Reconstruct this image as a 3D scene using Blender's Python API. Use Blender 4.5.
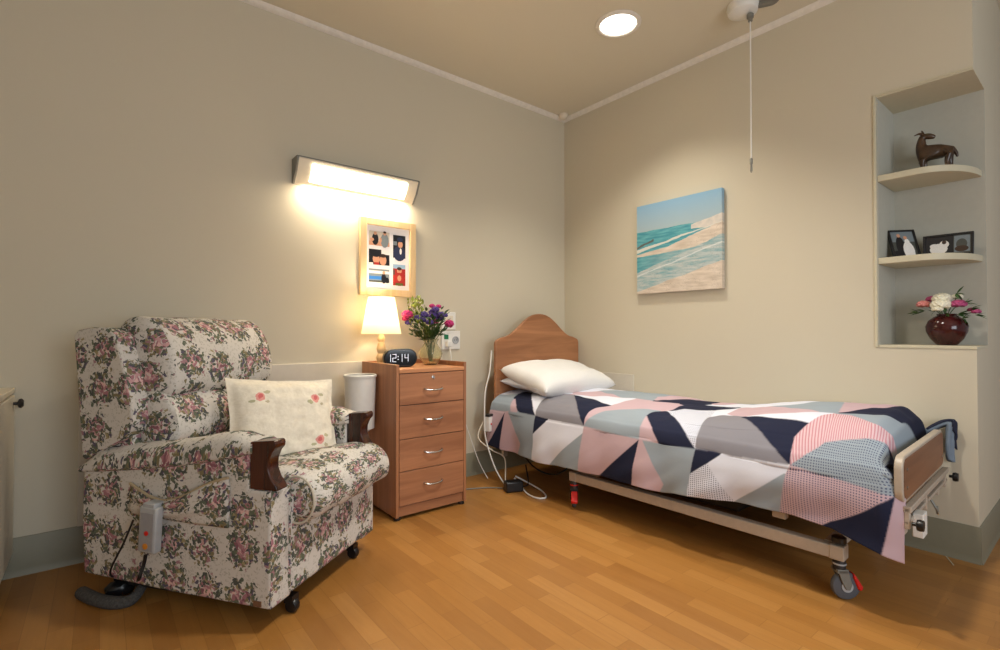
import bpy, bmesh, math, random
from math import sin, cos, pi, radians
from mathutils import Vector, Matrix, noise
C = bpy.context.scene
for o in list(bpy.data.objects): bpy.data.objects.remove(o)

# ------------------------------------------------------------------ camera, light, exposure
cam = bpy.data.objects.new('camera', bpy.data.cameras.new('camera')); C.collection.objects.link(cam)
cam.data.sensor_width = 36; cam.data.lens = 0.497*36; cam.data.clip_start = 0.02
cam.location = (-2.91, -2.79, 0.983)
cam.rotation_euler = (radians(90.8), 0, radians(51.2-90))
C.camera = cam
w = bpy.data.worlds.new('world'); C.world = w; w.use_nodes = True
w.node_tree.nodes['Background'].inputs[0].default_value = (1.0, 0.98, 0.96, 1)
w.node_tree.nodes['Background'].inputs[1].default_value = 0.25
C.view_settings.view_transform = 'Standard'; C.view_settings.look = 'None'
C.view_settings.exposure = 0.22; C.view_settings.gamma = 1; C.view_settings.use_curve_mapping = False

def light(name, kind, loc, power, color, rot=(0, 0, 0), parent=None, **kw):
    d = bpy.data.lights.new(name, kind); d.energy = power; d.color = color
    for k, v in kw.items(): setattr(d, k, v)
    o = bpy.data.objects.new(name, d); C.collection.objects.link(o); o.location = loc; o.rotation_euler = rot
    if parent: o.parent = parent
    return o
WARM = (1.0, 0.84, 0.62); NEUT = (1.0, 0.93, 0.80)
# large window behind the camera, an unseen spot added to brighten mid-room, and the corner downlight (its housing is below)
light('window_daylight', 'AREA', (-2.2, -4.75, 1.4), 44, (0.84, 0.92, 1.0), (radians(95), 0, radians(-14)), shape='RECTANGLE', size=1.8, size_y=1.4)
light('added_spot_middle', 'SPOT', (-1.40, -1.85, 2.68), 135, (1.0, 0.94, 0.84), spot_size=radians(125), spot_blend=1.0, shadow_soft_size=0.09)
light('downlight_glow_corner', 'SPOT', (-0.675, -1.061, 2.68), 75, NEUT, spot_size=radians(116), spot_blend=0.75, shadow_soft_size=0.09)

# ------------------------------------------------------------------ helpers
def srgb(r, g, b):
    f = lambda c: (c/255/12.92) if c/255 <= 0.04045 else ((c/255+0.055)/1.055)**2.4
    return (f(r), f(g), f(b), 1)
class NT:
    def __init__(s, name, rough=0.6, metal=0, spec=0.5):
        s.m = bpy.data.materials.new(name); s.m.use_nodes = True; s.t = s.m.node_tree
        s.b = s.t.nodes['Principled BSDF']; s.b.inputs['Roughness'].default_value = rough
        s.b.inputs['Metallic'].default_value = metal; s.b.inputs['Specular IOR Level'].default_value = spec
    def n(s, typ, **kw):
        nd = s.t.nodes.new(typ)
        for k, v in kw.items(): setattr(nd, k, v)
        return nd
    def set(s, sock, v):
        if isinstance(v, bpy.types.NodeSocket): s.t.links.new(v, sock)
        elif v is not None: sock.default_value = v
    def coord(s, which='Object', scale=(1, 1, 1), rot=(0, 0, 0)):
        tc = s.n('ShaderNodeTexCoord'); mp = s.n('ShaderNodeMapping')
        s.t.links.new(tc.outputs[which], mp.inputs[0]); mp.inputs['Scale'].default_value = scale; mp.inputs['Rotation'].default_value = rot
        return mp.outputs[0]
    def noise(s, vec, scale, detail=3, rough=0.5, dist=0, out='Fac'):
        nd = s.n('ShaderNodeTexNoise'); s.set(nd.inputs['Vector'], vec); nd.inputs['Scale'].default_value = scale
        nd.inputs['Detail'].default_value = detail; nd.inputs['Roughness'].default_value = rough; nd.inputs['Distortion'].default_value = dist
        return nd.outputs[out]
    def voro(s, vec, scale, rnd=1, dim='2D', out='Distance', feature='F1'):
        nd = s.n('ShaderNodeTexVoronoi', voronoi_dimensions=dim, feature=feature); s.set(nd.inputs['Vector'], vec)
        nd.inputs['Scale'].default_value = scale; nd.inputs['Randomness'].default_value = rnd
        return nd.outputs[out]
    def ramp(s, fac, stops, interp='LINEAR'):
        nd = s.n('ShaderNodeValToRGB'); nd.color_ramp.interpolation = interp; e = nd.color_ramp.elements
        e[0].position, e[0].color = stops[0]; e[1].position, e[1].color = stops[1]
        for p, c in stops[2:]:
            x = e.new(p); x.color = c
        s.set(nd.inputs[0], fac); return nd.outputs[0]
    def mix(s, fac, a, b, mode='MIX'):
        nd = s.n('ShaderNodeMix', data_type='RGBA', blend_type=mode)
        s.set(nd.inputs['Factor'], fac); s.set(nd.inputs['A'], a); s.set(nd.inputs['B'], b); return nd.outputs['Result']
    def math(s, op, a, b=None, clamp=False):
        nd = s.n('ShaderNodeMath', operation=op, use_clamp=clamp); s.set(nd.inputs[0], a)
        if b is not None: s.set(nd.inputs[1], b)
        return nd.outputs[0]
    def vadd(s, a, b):
        nd = s.n('ShaderNodeVectorMath', operation='ADD'); s.set(nd.inputs[0], a); s.set(nd.inputs[1], b); return nd.outputs[0]
    def vscale(s, a, k):
        nd = s.n('ShaderNodeVectorMath', operation='SCALE'); s.set(nd.inputs[0], a); nd.inputs['Scale'].default_value = k; return nd.outputs[0]
    def base(s, v): s.set(s.b.inputs['Base Color'], v)
    def bump(s, h, strength=0.3, dist=0.005):
        nd = s.n('ShaderNodeBump'); nd.inputs['Strength'].default_value = strength; nd.inputs['Distance'].default_value = dist
        s.set(nd.inputs['Height'], h); s.t.links.new(nd.outputs[0], s.b.inputs['Normal'])

def plain(name, col, rough=0.5, metal=0, var=0.06, scale=40, bump=0, emit=None, estr=0, spec=0.5):
    m = NT(name, rough, metal, spec); v = m.coord()
    n = m.noise(v, scale)
    dark = tuple(c*(1-var) for c in col[:3])+(1,); lite = tuple(min(1, c*(1+var)) for c in col[:3])+(1,)
    m.base(m.ramp(n, [(0.3, dark), (0.7, lite)]))
    if bump: m.bump(n, bump, 0.002)
    if emit: m.b.inputs['Emission Color'].default_value = emit; m.b.inputs['Emission Strength'].default_value = estr
    return m.m
def wood(name, c0, c1, axis, rough=0.45, k=1.0):
    sc = [22*k, 22*k, 22*k]; sc[axis] = 1.6*k
    m = NT(name, rough); v = m.coord(scale=sc)
    a = m.noise(v, 1.0, 5, 0.6, 0.6); b = m.noise(v, 5.0, 3, 0.6)
    col = m.mix(m.math('MULTIPLY', b, 0.45), m.ramp(a, [(0.38, c0), (0.62, c1)]), c0)
    m.base(col); m.bump(b, 0.05, 0.001); return m.m
def paint(name, col, rough=0.7):
    m = NT(name, rough, spec=0.3); v = m.coord()
    a = m.noise(v, 1.2, 2); b = m.noise(v, 180, 2)
    d = tuple(c*0.975 for c in col[:3])+(1,)
    m.base(m.mix(a, d, col)); m.bump(b, 0.08, 0.001); return m.m

M = {}
M['wall'] = paint('wall_paint', srgb(207, 198, 177))
M['ceiling'] = paint('ceiling_paint', srgb(216, 208, 188))
M['cornice'] = plain('cornice_paint', srgb(226, 219, 208), 0.5)
M['panel'] = plain('wall_panel_vinyl', srgb(207, 199, 184), 0.4, var=0.02)
M['baseboard'] = plain('baseboard_vinyl', srgb(134, 130, 110), 0.5, var=0.02)
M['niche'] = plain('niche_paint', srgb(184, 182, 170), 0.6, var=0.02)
M['shelf'] = plain('shelf_paint', srgb(204, 196, 170), 0.5, var=0.02)
M['beech'] = wood('beech_vertical', srgb(156, 104, 70), srgb(184, 128, 90), 2)
M['beech_h'] = wood('beech_horizontal', srgb(150, 99, 68), srgb(188, 131, 93), 0, k=0.6)
M['beech_top'] = wood('beech_top', srgb(190, 130, 88), srgb(206, 148, 104), 0)
M['headboard'] = wood('headboard_beech', srgb(140, 92, 60), srgb(184, 128, 88), 0, k=0.5)
M['board_shaded'] = wood('footboard_panel_shaded', srgb(118, 78, 52), srgb(146, 100, 68), 0, k=0.6)  # darker wood colour stands in for shade on the footboard panel
M['mahogany'] = wood('dark_stained_wood', srgb(40, 17, 10), srgb(82, 38, 21), 2, 0.22)
M['pale_wood'] = wood('pale_ash', srgb(212, 180, 132), srgb(229, 200, 156), 2, 0.5)
M['white'] = plain('white_plastic', srgb(228, 226, 220), 0.4, var=0.02)
M['cream'] = plain('cream_plastic', srgb(222, 212, 192), 0.45, var=0.02)
M['black'] = plain('black_plastic', srgb(22, 22, 25), 0.35)
M['dark'] = plain('dark_metal', srgb(35, 32, 32), 0.5)
M['rubber'] = plain('grey_rubber', srgb(82, 84, 90), 0.6)
M['red'] = plain('red_plastic', srgb(205, 28, 22), 0.35)
M['chrome'] = plain('chrome', srgb(200, 200, 200), 0.22, 1.0)
M['silver'] = plain('silver_grey_plastic', srgb(168, 170, 172), 0.4)
M['greymetal'] = plain('grey_metal', srgb(128, 127, 120), 0.45, 0.3)
M['frame'] = plain('bed_frame_enamel', srgb(182, 168, 152), 0.4)
M['platform'] = wood('bed_platform_wood', srgb(150, 118, 84), srgb(172, 140, 104), 1)
M['glass_black'] = plain('clock_face_gloss', srgb(8, 8, 10), 0.08)
M['green'] = plain('leaf_green', srgb(52, 84, 34), 0.5, var=0.3, scale=60)
M['lime'] = plain('pale_leaf_green', srgb(138, 150, 50), 0.5, var=0.25, scale=60)
M['purple'] = plain('purple_petals', srgb(78, 55, 135), 0.6, var=0.25, scale=90)
M['magenta'] = plain('magenta_petals', srgb(185, 35, 110), 0.6, var=0.25, scale=90)
M['mauve'] = plain('mauve_petals', srgb(176, 70, 120), 0.6, var=0.2, scale=90)
M['pinkpetal'] = plain('pink_petals', srgb(228, 142, 138), 0.6, var=0.12, scale=90)
M['whitepetal'] = plain('cream_petals', srgb(235, 230, 208), 0.6, var=0.05, scale=90)
M['maroon'] = plain('maroon_glaze', srgb(62, 22, 22), 0.12, var=0.4, scale=25)
M['bronze'] = plain('brown_glazed_ceramic', srgb(70, 50, 34), 0.3, var=0.5, scale=18)
M['mount'] = plain('white_mount_card', srgb(236, 232, 234), 0.7, var=0.01)
M['linen'] = plain('white_cotton', srgb(228, 227, 226), 0.85, var=0.02, scale=120, bump=0.1)
M['linen_blue'] = plain('cool_white_cotton', srgb(214, 216, 224), 0.85, var=0.02, scale=120, bump=0.1)
M['fleece'] = plain('grey_fleece', srgb(74, 72, 70), 1.0, var=0.35, scale=150, bump=0.8)
M['leather'] = plain('brown_leather', srgb(118, 84, 62), 0.5)
M['navycloth'] = plain('mattress_ticking', srgb(70, 80, 100), 0.8)
M['tube_light'] = plain('light_diffuser', srgb(255, 250, 235), 0.5, emit=(1.0, 0.86, 0.62, 1), estr=16)
M['downlight'] = plain('downlight_lens', srgb(250, 250, 240), 0.4, emit=(1.0, 0.95, 0.83, 1), estr=4)
M['digit'] = plain('white_led', srgb(240, 240, 255), 0.5, emit=(0.85, 0.88, 1.0, 1), estr=1.0)
M['water'] = plain('water_stems', srgb(110, 120, 60), 0.2)
def glassm():
    m = NT('clear_amber_glass', 0.03); m.base(srgb(244, 243, 222)); m.b.inputs['Transmission Weight'].default_value = 0.95
    m.b.inputs['IOR'].default_value = 1.3; return m.m
M['glass'] = glassm()
def shadem():
    m = NT('lit_fabric_shade', 0.8); m.base(m.ramp(m.noise(m.coord(), 200), [(0, srgb(246, 234, 208)), (1, srgb(255, 246, 226))]))
    t = m.n('ShaderNodeBsdfTranslucent'); t.inputs[0].default_value = srgb(255, 248, 228); mx = m.n('ShaderNodeMixShader'); mx.inputs[0].default_value = 0.55
    out = m.t.nodes['Material Output']; m.t.links.new(m.b.outputs[0], mx.inputs[1]); m.t.links.new(t.outputs[0], mx.inputs[2]); m.t.links.new(mx.outputs[0], out.inputs[0])
    return m.m
M['shade'] = shadem()
def floorm():
    m = NT('strip_wood_floor', 0.36, spec=0.45); v = m.coord(rot=(0, 0, radians(90)))
    def br(sc_w, sc_h, off):
        b = m.n('ShaderNodeTexBrick', offset=0.37, offset_frequency=2, squash=1); m.set(b.inputs['Vector'], v)
        b.inputs['Color1'].default_value = (0, 0, 0, 1); b.inputs['Color2'].default_value = (1, 1, 1, 1); b.inputs['Mortar'].default_value = (0.5, 0.5, 0.5, 1)
        b.inputs['Scale'].default_value = 1; b.inputs['Mortar Size'].default_value = 0.0012; b.inputs['Brick Width'].default_value = sc_w; b.inputs['Row Height'].default_value = sc_h
        b.inputs['Bias'].default_value = off; b.inputs['Mortar Smooth'].default_value = 0.3
        return b
    b = br(0.36, 0.066, 0.0)
    col = m.ramp(b.outputs['Color'], [(0.0, srgb(154, 102, 46)), (0.35, srgb(166, 113, 52)), (0.7, srgb(174, 120, 57)), (1.0, srgb(186, 133, 70))])
    g = m.noise(m.coord(scale=(60, 4, 1)), 1, 4, 0.65, 0.8); g2 = m.noise(m.coord(scale=(9, 1.2, 1)), 1, 3, 0.6, 1.5)
    col = m.mix(m.math('MULTIPLY', g, 0.55), col, srgb(130, 80, 32)); col = m.mix(m.math('MULTIPLY', g2, 0.25), col, srgb(204, 156, 92))
    col = m.mix(m.math('MULTIPLY', b.outputs['Fac'], 0.30), col, srgb(96, 55, 20))
    m.base(col); m.bump(g, 0.04, 0.001); return m.m
M['floor'] = floorm()
def floralm(name, ground, k=1.0):
    m = NT(name, 0.9, spec=0.2); uv = m.coord('UV')
    dn = m.noise(uv, 30, 3, 0.6, out='Color'); fine = m.noise(uv, 120, 2, 0.6)
    uvd = m.vadd(uv, m.vscale(dn, 0.045)); 
    d = m.voro(uvd, 7.2*k, 0.35)                                   # bouquet centres
    cell = m.voro(uvd, 100*k, 1.0, out='Color'); cd = m.voro(uvd, 100*k, 1.0)
    sep = m.n('ShaderNodeSeparateColor'); m.set(sep.inputs[0], cell); r = sep.outputs[0]; g = sep.outputs[1]
    leaf = m.ramp(r, [(0.0, srgb(44, 54, 48)), (0.24, srgb(78, 88, 62)), (0.44, srgb(118, 106, 68)), (0.58, srgb(70, 62, 88)), (0.66, srgb(156, 112, 120)), (0.76, srgb(74, 86, 68)), (0.86, srgb(150, 136, 96)), (0.94, ground)], 'CONSTANT')
    rose = m.ramp(r, [(0.0, srgb(158, 100, 112)), (0.30, srgb(192, 144, 146)), (0.5, srgb(126, 68, 84)), (0.68, srgb(219, 178, 172)), (0.84, srgb(92, 96, 66))], 'CONSTANT')
    dj = m.math('ADD', d, m.math('MULTIPLY', m.math('SUBTRACT', g, 0.5), 0.22))
    inner = m.math('LESS_THAN', dj, 0.17); outer = m.math('LESS_THAN', dj, 0.45)
    gap = m.math('MULTIPLY', outer, m.math('LESS_THAN', cd, 0.66))
    body = m.mix(inner, leaf, rose)
    spr = m.math('MULTIPLY', m.math('LESS_THAN', cd, 0.30), m.math('GREATER_THAN', r, 0.45))
    gr = m.mix(m.math('MULTIPLY', spr, 0.40), ground, srgb(140, 136, 118))
    gr = m.mix(m.math('MULTIPLY', fine, 0.12), gr, srgb(150, 140, 130))
    m.base(m.mix(m.math('MULTIPLY', gap, 0.90), gr, body)); m.bump(fine, 0.25, 0.002); return m.m
M['floral'] = floralm('floral_tapestry', srgb(208, 203, 196))
def cushm():
    m = NT('rose_print_cotton', 0.9, spec=0.2); uv = m.coord('UV'); dn = m.noise(uv, 45, 2, out='Color'); uvd = m.vadd(uv, m.vscale(dn, 0.02))
    ground = m.ramp(m.noise(uv, 60, 3), [(0.3, srgb(226, 216, 196)), (0.7, srgb(238, 229, 211))])
    sx = m.n('ShaderNodeSeparateXYZ'); m.set(sx.inputs[0], uvd)
    col = ground
    def blob(cx, cy, r, c, col, k=1.0):
        dx = m.math('SUBTRACT', sx.outputs[0], cx+0.01); dy = m.math('SUBTRACT', sx.outputs[1], cy+0.01)
        d = m.math('SQRT', m.math('ADD', m.math('MULTIPLY', dx, dx), m.math('MULTIPLY', m.math('MULTIPLY', dy, dy), k)))
        return m.mix(m.math('MULTIPLY', m.math('LESS_THAN', d, r), 0.85), col, c)
    for cx, cy in ((.11, .29), (.34, .28), (.345, .10), (.11, .10)):
        col = blob(cx-.03, cy-.018, .013, srgb(170, 166, 128), col, 3); col = blob(cx+.03, cy+.02, .013, srgb(176, 168, 132), col, 3)
        col = blob(cx+.028, cy-.022, .010, srgb(186, 172, 140), col, 2)
        col = blob(cx, cy, .019, srgb(224, 140, 132), col); col = blob(cx, cy+.002, .010, srgb(206, 98, 100), col)
    m.base(col); m.bump(m.noise(uv, 22, 4, 0.6), 0.7, 0.008); return m.m
M['cushion'] = cushm()
def duvetm():
    m = NT('patchwork_print_cotton', 0.9, spec=0.2); at = m.n('ShaderNodeAttribute', attribute_name='Col'); dt = m.n('ShaderNodeAttribute', attribute_name='Pat')
    uv = m.coord('UV'); sp = m.n('ShaderNodeSeparateColor'); m.t.links.new(dt.outputs['Color'], sp.inputs[0])
    dot = m.math('LESS_THAN', m.voro(uv, 105, 0.0), 0.27)
    sx = m.n('ShaderNodeSeparateXYZ'); m.set(sx.inputs[0], uv)
    st = m.math('LESS_THAN', m.math('FRACT', m.math('MULTIPLY', m.math('ADD', sx.outputs[0], m.math('MULTIPLY', sx.outputs[1], 0.25)), 95)), 0.45)
    col = m.mix(m.math('MULTIPLY', m.math('MULTIPLY', dot, sp.outputs[0]), .85), at.outputs['Color'], srgb(66, 72, 104))
    col = m.mix(m.math('MULTIPLY', m.math('MULTIPLY', st, sp.outputs[1]), .75), col, srgb(190, 118, 130))
    m.base(col); m.bump(m.noise(uv, 25, 3), 0.15, 0.004); return m.m
M['duvet'] = duvetm()
def canvasm():
    m = NT('beach_print', 0.6, spec=0.3); uv = m.coord('UV'); sx = m.n('ShaderNodeSeparateXYZ')
    wob = m.noise(m.coord('UV', (3, 10, 1)), 1, 4, 0.6)
    m.set(sx.inputs[0], uv); X = sx.outputs[0]; Y = m.math('ADD', sx.outputs[1], m.math('MULTIPLY', m.math('SUBTRACT', wob, 0.5), 0.05))
    sky = m.ramp(sx.outputs[1], [(0.70, srgb(166, 184, 190)), (1.0, srgb(136, 176, 204))])
    sea = m.ramp(m.noise(m.coord('UV', (6, 40, 1)), 1, 4), [(0.3, srgb(56, 136, 152)), (0.7, srgb(112, 180, 186))])
    sand = m.ramp(m.noise(m.coord('UV', (6, 30, 1)), 1, 5), [(0.3, srgb(196, 180, 162)), (0.7, srgb(226, 212, 196))])
    shal = m.ramp(m.noise(m.coord('UV', (4, 30, 1)), 1, 5, 0.7), [(0.35, srgb(118, 164, 172)), (0.6, srgb(196, 200, 196))])
    lin = lambda a, b: m.math('ADD', m.math('MULTIPLY', X, a), b)
    lt = lambda v, e: m.math('LESS_THAN', v, e)
    col = m.mix(lt(Y, lin(0.0, 0.70)), sky, sea)                                     # horizon
    gt = lambda v, e: m.math('GREATER_THAN', v, e)
    cl = m.math('MULTIPLY', m.math('MULTIPLY', gt(X, 0.67), lt(Y, lin(0.20, 0.555))), gt(Y, lin(0, .64)))
    col = m.mix(cl, col, m.ramp(m.noise(uv, 14, 3), [(0.3, srgb(196, 192, 186)), (0.7, srgb(222, 212, 200))]))
    col = m.mix(m.math('MULTIPLY', lt(Y, lin(0.30, 0.375)), gt(Y, lin(0.13, 0.43))), col, sand)
    bar = m.math('MULTIPLY', lt(Y, lin(0.17, 0.50)), m.math('GREATER_THAN', Y, lin(0.20, 0.465)))
    col = m.mix(bar, col, srgb(214, 212, 202))
    bar = m.math('MULTIPLY', lt(Y, lin(0.12, 0.445)), m.math('GREATER_THAN', Y, lin(0.05, 0.415)))
    col = m.mix(bar, col, sand)
    col = m.mix(lt(Y, lin(0.05, 0.415)), col, m.mix(m.math('MULTIPLY', X, 1.1, True), sea, shal))
    col = m.mix(lt(Y, lin(0.30, 0.24)), col, shal)
    fo = m.math('MULTIPLY', lt(Y, lin(0.27, 0.205)), m.math('GREATER_THAN', Y, lin(0.27, 0.19))); col = m.mix(m.math('MULTIPLY', fo, .6), col, srgb(225, 228, 226))
    col = m.mix(lt(Y, lin(0.26, 0.02)), col, sand)
    rock = m.math('MULTIPLY', m.math('MULTIPLY', lt(Y, lin(0.35, 0.53)), m.math('GREATER_THAN', Y, lin(0.35, 0.505))), lt(X, 0.22)); col = m.mix(rock, col, srgb(96, 98, 92))
    ppl = m.math('LESS_THAN', m.voro(m.coord('UV', (1, 1.4, 1)), 42), 0.11); pm = m.math('GREATER_THAN', m.noise(uv, 9, 2), 0.50)
    pm = m.math('MULTIPLY', pm, lt(Y, lin(0.5, 0.18))); col = m.mix(m.math('MULTIPLY', m.math('MULTIPLY', ppl, pm), 0.75), col, srgb(92, 72, 70))
    m.base(col); return m.m
M['canvas'] = canvasm()

def link(name, me, mat=None, parent=None, smooth=None):
    if mat is not None:
        for x in (mat if isinstance(mat, (list, tuple)) else [mat]): me.materials.append(M[x] if isinstance(x, str) else x)
    o = bpy.data.objects.new(name, me); C.collection.objects.link(o)
    if smooth is not None:
        for p in me.polygons: p.use_smooth = True
        me.set_sharp_from_angle(angle=radians(smooth))
    if parent: o.parent = parent
    return o
def obj(name, bm, mat=None, parent=None, smooth=38, bevel=0, loc=None):
    bmesh.ops.recalc_face_normals(bm, faces=bm.faces)
    me = bpy.data.meshes.new(name); bm.to_mesh(me); bm.free()
    o = link(name, me, mat, parent, smooth)
    if loc: o.location = loc
    if bevel:
        b = o.modifiers.new('bevel', 'BEVEL'); b.width = bevel; b.segments = 3; b.limit_method = 'ANGLE'; b.angle_limit = radians(35)
    return o
def tag(o, label, cat, group=None):
    o['label'] = label; o['category'] = cat
    if group: o['group'] = group
    return o
def empty(name, label, cat, loc, rz=0, group=None):
    o = bpy.data.objects.new(name, None); C.collection.objects.link(o); o.location = loc; o.rotation_euler = (0, 0, rz); o.empty_display_size = 0.05
    return tag(o, label, cat, group)
def struct(name, bm, mat, parent=None, smooth=38, bevel=0):
    o = obj(name, bm, mat, parent, smooth, bevel)
    if not parent: o['kind'] = 'structure'
    return o
def B(): return bmesh.new()
def box(bm, a, b, mi=0):
    x0, y0, z0 = a; x1, y1, z1 = b
    v = [bm.verts.new(p) for p in ((x0, y0, z0), (x1, y0, z0), (x1, y1, z0), (x0, y1, z0), (x0, y0, z1), (x1, y0, z1), (x1, y1, z1), (x0, y1, z1))]
    for f in ((0, 3, 2, 1), (4, 5, 6, 7), (0, 1, 5, 4), (1, 2, 6, 5), (2, 3, 7, 6), (3, 0, 4, 7)):
        fc = bm.faces.new([v[i] for i in f]); fc.material_index = mi
    return bm
def prism(bm, pts, axis, a, b):
    """extrude the 2D outline along axis from a to b; pts are the two other coordinates in x,y,z order"""
    def P(p, t):
        q = list(p); q.insert(axis, t); return q
    lo = [bm.verts.new(P(p, a)) for p in pts]; hi = [bm.verts.new(P(p, b)) for p in pts]; n = len(pts)
    bm.faces.new(lo[::-1]); bm.faces.new(hi)
    for i in range(n): bm.faces.new((lo[i], lo[(i+1) % n], hi[(i+1) % n], hi[i]))
    return bm
def lathe(bm, prof, c=(0, 0, 0), seg=28, caps=True, M_=None):
    rings = []
    for r, z in prof:
        ring = []
        for k in range(seg):
            p = Vector((r*cos(2*pi*k/seg), r*sin(2*pi*k/seg), z))
            if M_ is not None: p = M_ @ p
            ring.append(bm.verts.new(p+Vector(c)))
        rings.append(ring)
    for a, b in zip(rings, rings[1:]):
        for k in range(seg): bm.faces.new((a[k], a[(k+1) % seg], b[(k+1) % seg], b[k]))
    if caps:
        bm.faces.new(rings[0][::-1]); bm.faces.new(rings[-1])
    return bm
def smoothpath(pts, n=6):
    P = [Vector(p) for p in pts]; out = []
    for i in range(len(P)-1):
        p0 = P[max(i-1, 0)]; p1 = P[i]; p2 = P[i+1]; p3 = P[min(i+2, len(P)-1)]
        for k in range(n):
            t = k/n; out.append(0.5*((2*p1)+(-p0+p2)*t+(2*p0-5*p1+4*p2-p3)*t*t+(-p0+3*p1-3*p2+p3)*t**3))
    out.append(P[-1]); return out
def tube(bm, pts, r, seg=8, smooth=True, n=6):
    P = smoothpath(pts, n) if smooth and len(pts) > 2 else [Vector(p) for p in pts]
    rings = []; N = len(P); ref = None
    for i, p in enumerate(P):
        d = (P[min(i+1, N-1)]-P[max(i-1, 0)]).normalized()
        if ref is None: ref = d.orthogonal().normalized()
        ref = (ref-d*ref.dot(d)); ref = ref.normalized() if ref.length > 1e-6 else d.orthogonal().normalized()
        s = d.cross(ref); rr = r(i/(N-1)) if callable(r) else r
        rings.append([bm.verts.new(p+(ref*cos(2*pi*k/seg)+s*sin(2*pi*k/seg))*rr) for k in range(seg)])
    for a, b in zip(rings, rings[1:]):
        for k in range(seg): bm.faces.new((a[k], a[(k+1) % seg], b[(k+1) % seg], b[k]))
    bm.faces.new(rings[0][::-1]); bm.faces.new(rings[-1]); return bm
def ball(bm, c, r, sc=(1, 1, 1), sub=2, jit=0):
    m = Matrix.Translation(c) @ Matrix.Diagonal((*sc, 1))
    g = bmesh.ops.create_icosphere(bm, subdivisions=sub, radius=r, matrix=m)
    if jit:
        for v in g['verts']:
            d = v.co-Vector(c); v.co = Vector(c)+d*(1+jit*noise.noise(v.co*60))
    return bm
def boxuv(me, k=1.0, off=(0, 0)):
    uv = me.uv_layers.new(name='UVMap').data
    for p in me.polygons:
        n = p.normal; ax = max(range(3), key=lambda i: abs(n[i]))
        for li in p.loop_indices:
            c = me.vertices[me.loops[li].vertex_index].co
            q = (c.y, c.z) if ax == 0 else ((c.x+.53, c.z+.09) if ax == 1 else (c.x, c.y+.37))
            uv[li].uv = (q[0]*k+off[0], q[1]*k+off[1])
def surf(name, f, nu, nv, mat, parent=None, closed_u=False, uvk=(1, 1), caps=False, uvoff=(0, 0), smooth=60):
    """grid surface f(u,v) for u,v in 0..1 with uv coordinates in metres"""
    bm = B(); L = bm.loops.layers.uv.new('UVMap'); g = []
    for i in range(nu+(0 if closed_u else 1)):
        g.append([bm.verts.new(f(i/nu, j/nv)) for j in range(nv+1)])
    for i in range(nu):
        for j in range(nv):
            a = g[i][j]; b = g[(i+1) % len(g)][j]; c = g[(i+1) % len(g)][j+1]; d = g[i][j+1]
            fc = bm.faces.new((a, b, c, d))
            for lp, (ii, jj) in zip(fc.loops, ((i, j), (i+1, j), (i+1, j+1), (i, j+1))): lp[L].uv = (ii/nu*uvk[0]+uvoff[0], jj/nv*uvk[1]+uvoff[1])
    if caps and closed_u:
        for j, rev in ((0, True), (nv, False)):
            vs = [g[i][j] for i in range(nu)]; fc = bm.faces.new(vs[::-1] if rev else vs)
            for lp in fc.loops: lp[L].uv = (lp.vert.co.y+uvoff[0], lp.vert.co.z+uvoff[1])
    return obj(name, bm, mat, parent, smooth)
def bez(o, w_, seg=4):
    b = o.modifiers.new('bevel', 'BEVEL'); b.width = w_; b.segments = seg; b.limit_method = 'ANGLE'; b.angle_limit = radians(35)
def sstep(a, b, x):
    t = max(0, min(1, (x-a)/(b-a))); return t*t*(3-2*t)
def lerp_tab(tab, x):
    if x <= tab[0][0]: return tab[0][1]
    for (a, va), (b, vb) in zip(tab, tab[1:]):
        if x <= b: return va+(vb-va)*(x-a)/(b-a)
    return tab[-1][1]

# ------------------------------------------------------------------ room
H = 2.7; AX0, AX1, AZ0, AZ1 = -2.068, -2.412, 0.920, 2.117; AD = 0.285
struct('floor', box(B(), (-4.0, -5.2, -0.1), (3.2, 0.2, 0)), 'floor')
struct('ceiling', box(B(), (-4.0, -5.2, H), (3.2, 0.2, H+0.1)), 'ceiling')
struct('wall_left', box(B(), (-4.0, 0, 0), (0, 0.15, H)), 'wall')
bm = B()
box(bm, (0, AX0, 0), (0.6, 0.15, H)); box(bm, (0, AX1, 0), (0.6, AX0, AZ0)); box(bm, (0, AX1, AZ1), (0.6, AX0, H)); box(bm, (AD, AX1, AZ0), (0.6, AX0, AZ1)); box(bm, (0.6, AX1, 0), (3.2, 0.15, H))
struct('wall_right', bm, 'wall')
struct('wall_west', box(B(), (-4.1, -5.2, 0), (-3.78, 0.0, H)), 'wall')
# niche lining and shelves
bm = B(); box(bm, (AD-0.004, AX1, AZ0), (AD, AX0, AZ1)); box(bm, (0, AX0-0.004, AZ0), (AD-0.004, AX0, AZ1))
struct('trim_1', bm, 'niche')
struct('trim_2', box(B(), (0.0, AX1, AZ1-0.006), (AD-0.004, AX0-0.004, AZ1)), 'shelf')
bm = B(); box(bm, (-0.006, AX0, AZ0-0.01), (0.0, AX0+0.012, AZ1+0.010)); box(bm, (-0.006, AX1, AZ1), (0.0, AX0, AZ1+0.010)); box(bm, (-0.004, AX1-0.002, AZ0-0.012), (AD-0.004, AX0-0.004, AZ0+0.002))
struct('trim_3', bm, 'shelf', bevel=0.002)
def cornice(name, bm): return struct(name, bm, 'cornice')
cornice('trim_4', prism(B(), [(-0.0005, H-0.028), (-0.0005, H-0.0005), (-0.028, H-0.0005), (-0.022, H-0.014), (-0.013, H-0.022)], 0, -3.78, -0.001))
bm = B(); pts = [(-0.0005, H-0.028), (-0.0005, H-0.0005), (-0.028, H-0.0005), (-0.022, H-0.014), (-0.013, H-0.022)]
lo = [bm.verts.new((x, 0, z)) for x, z in pts]; hi = [bm.verts.new((x, AX1, z)) for x, z in pts]
bm.faces.new(lo); bm.faces.new(hi[::-1])
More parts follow.
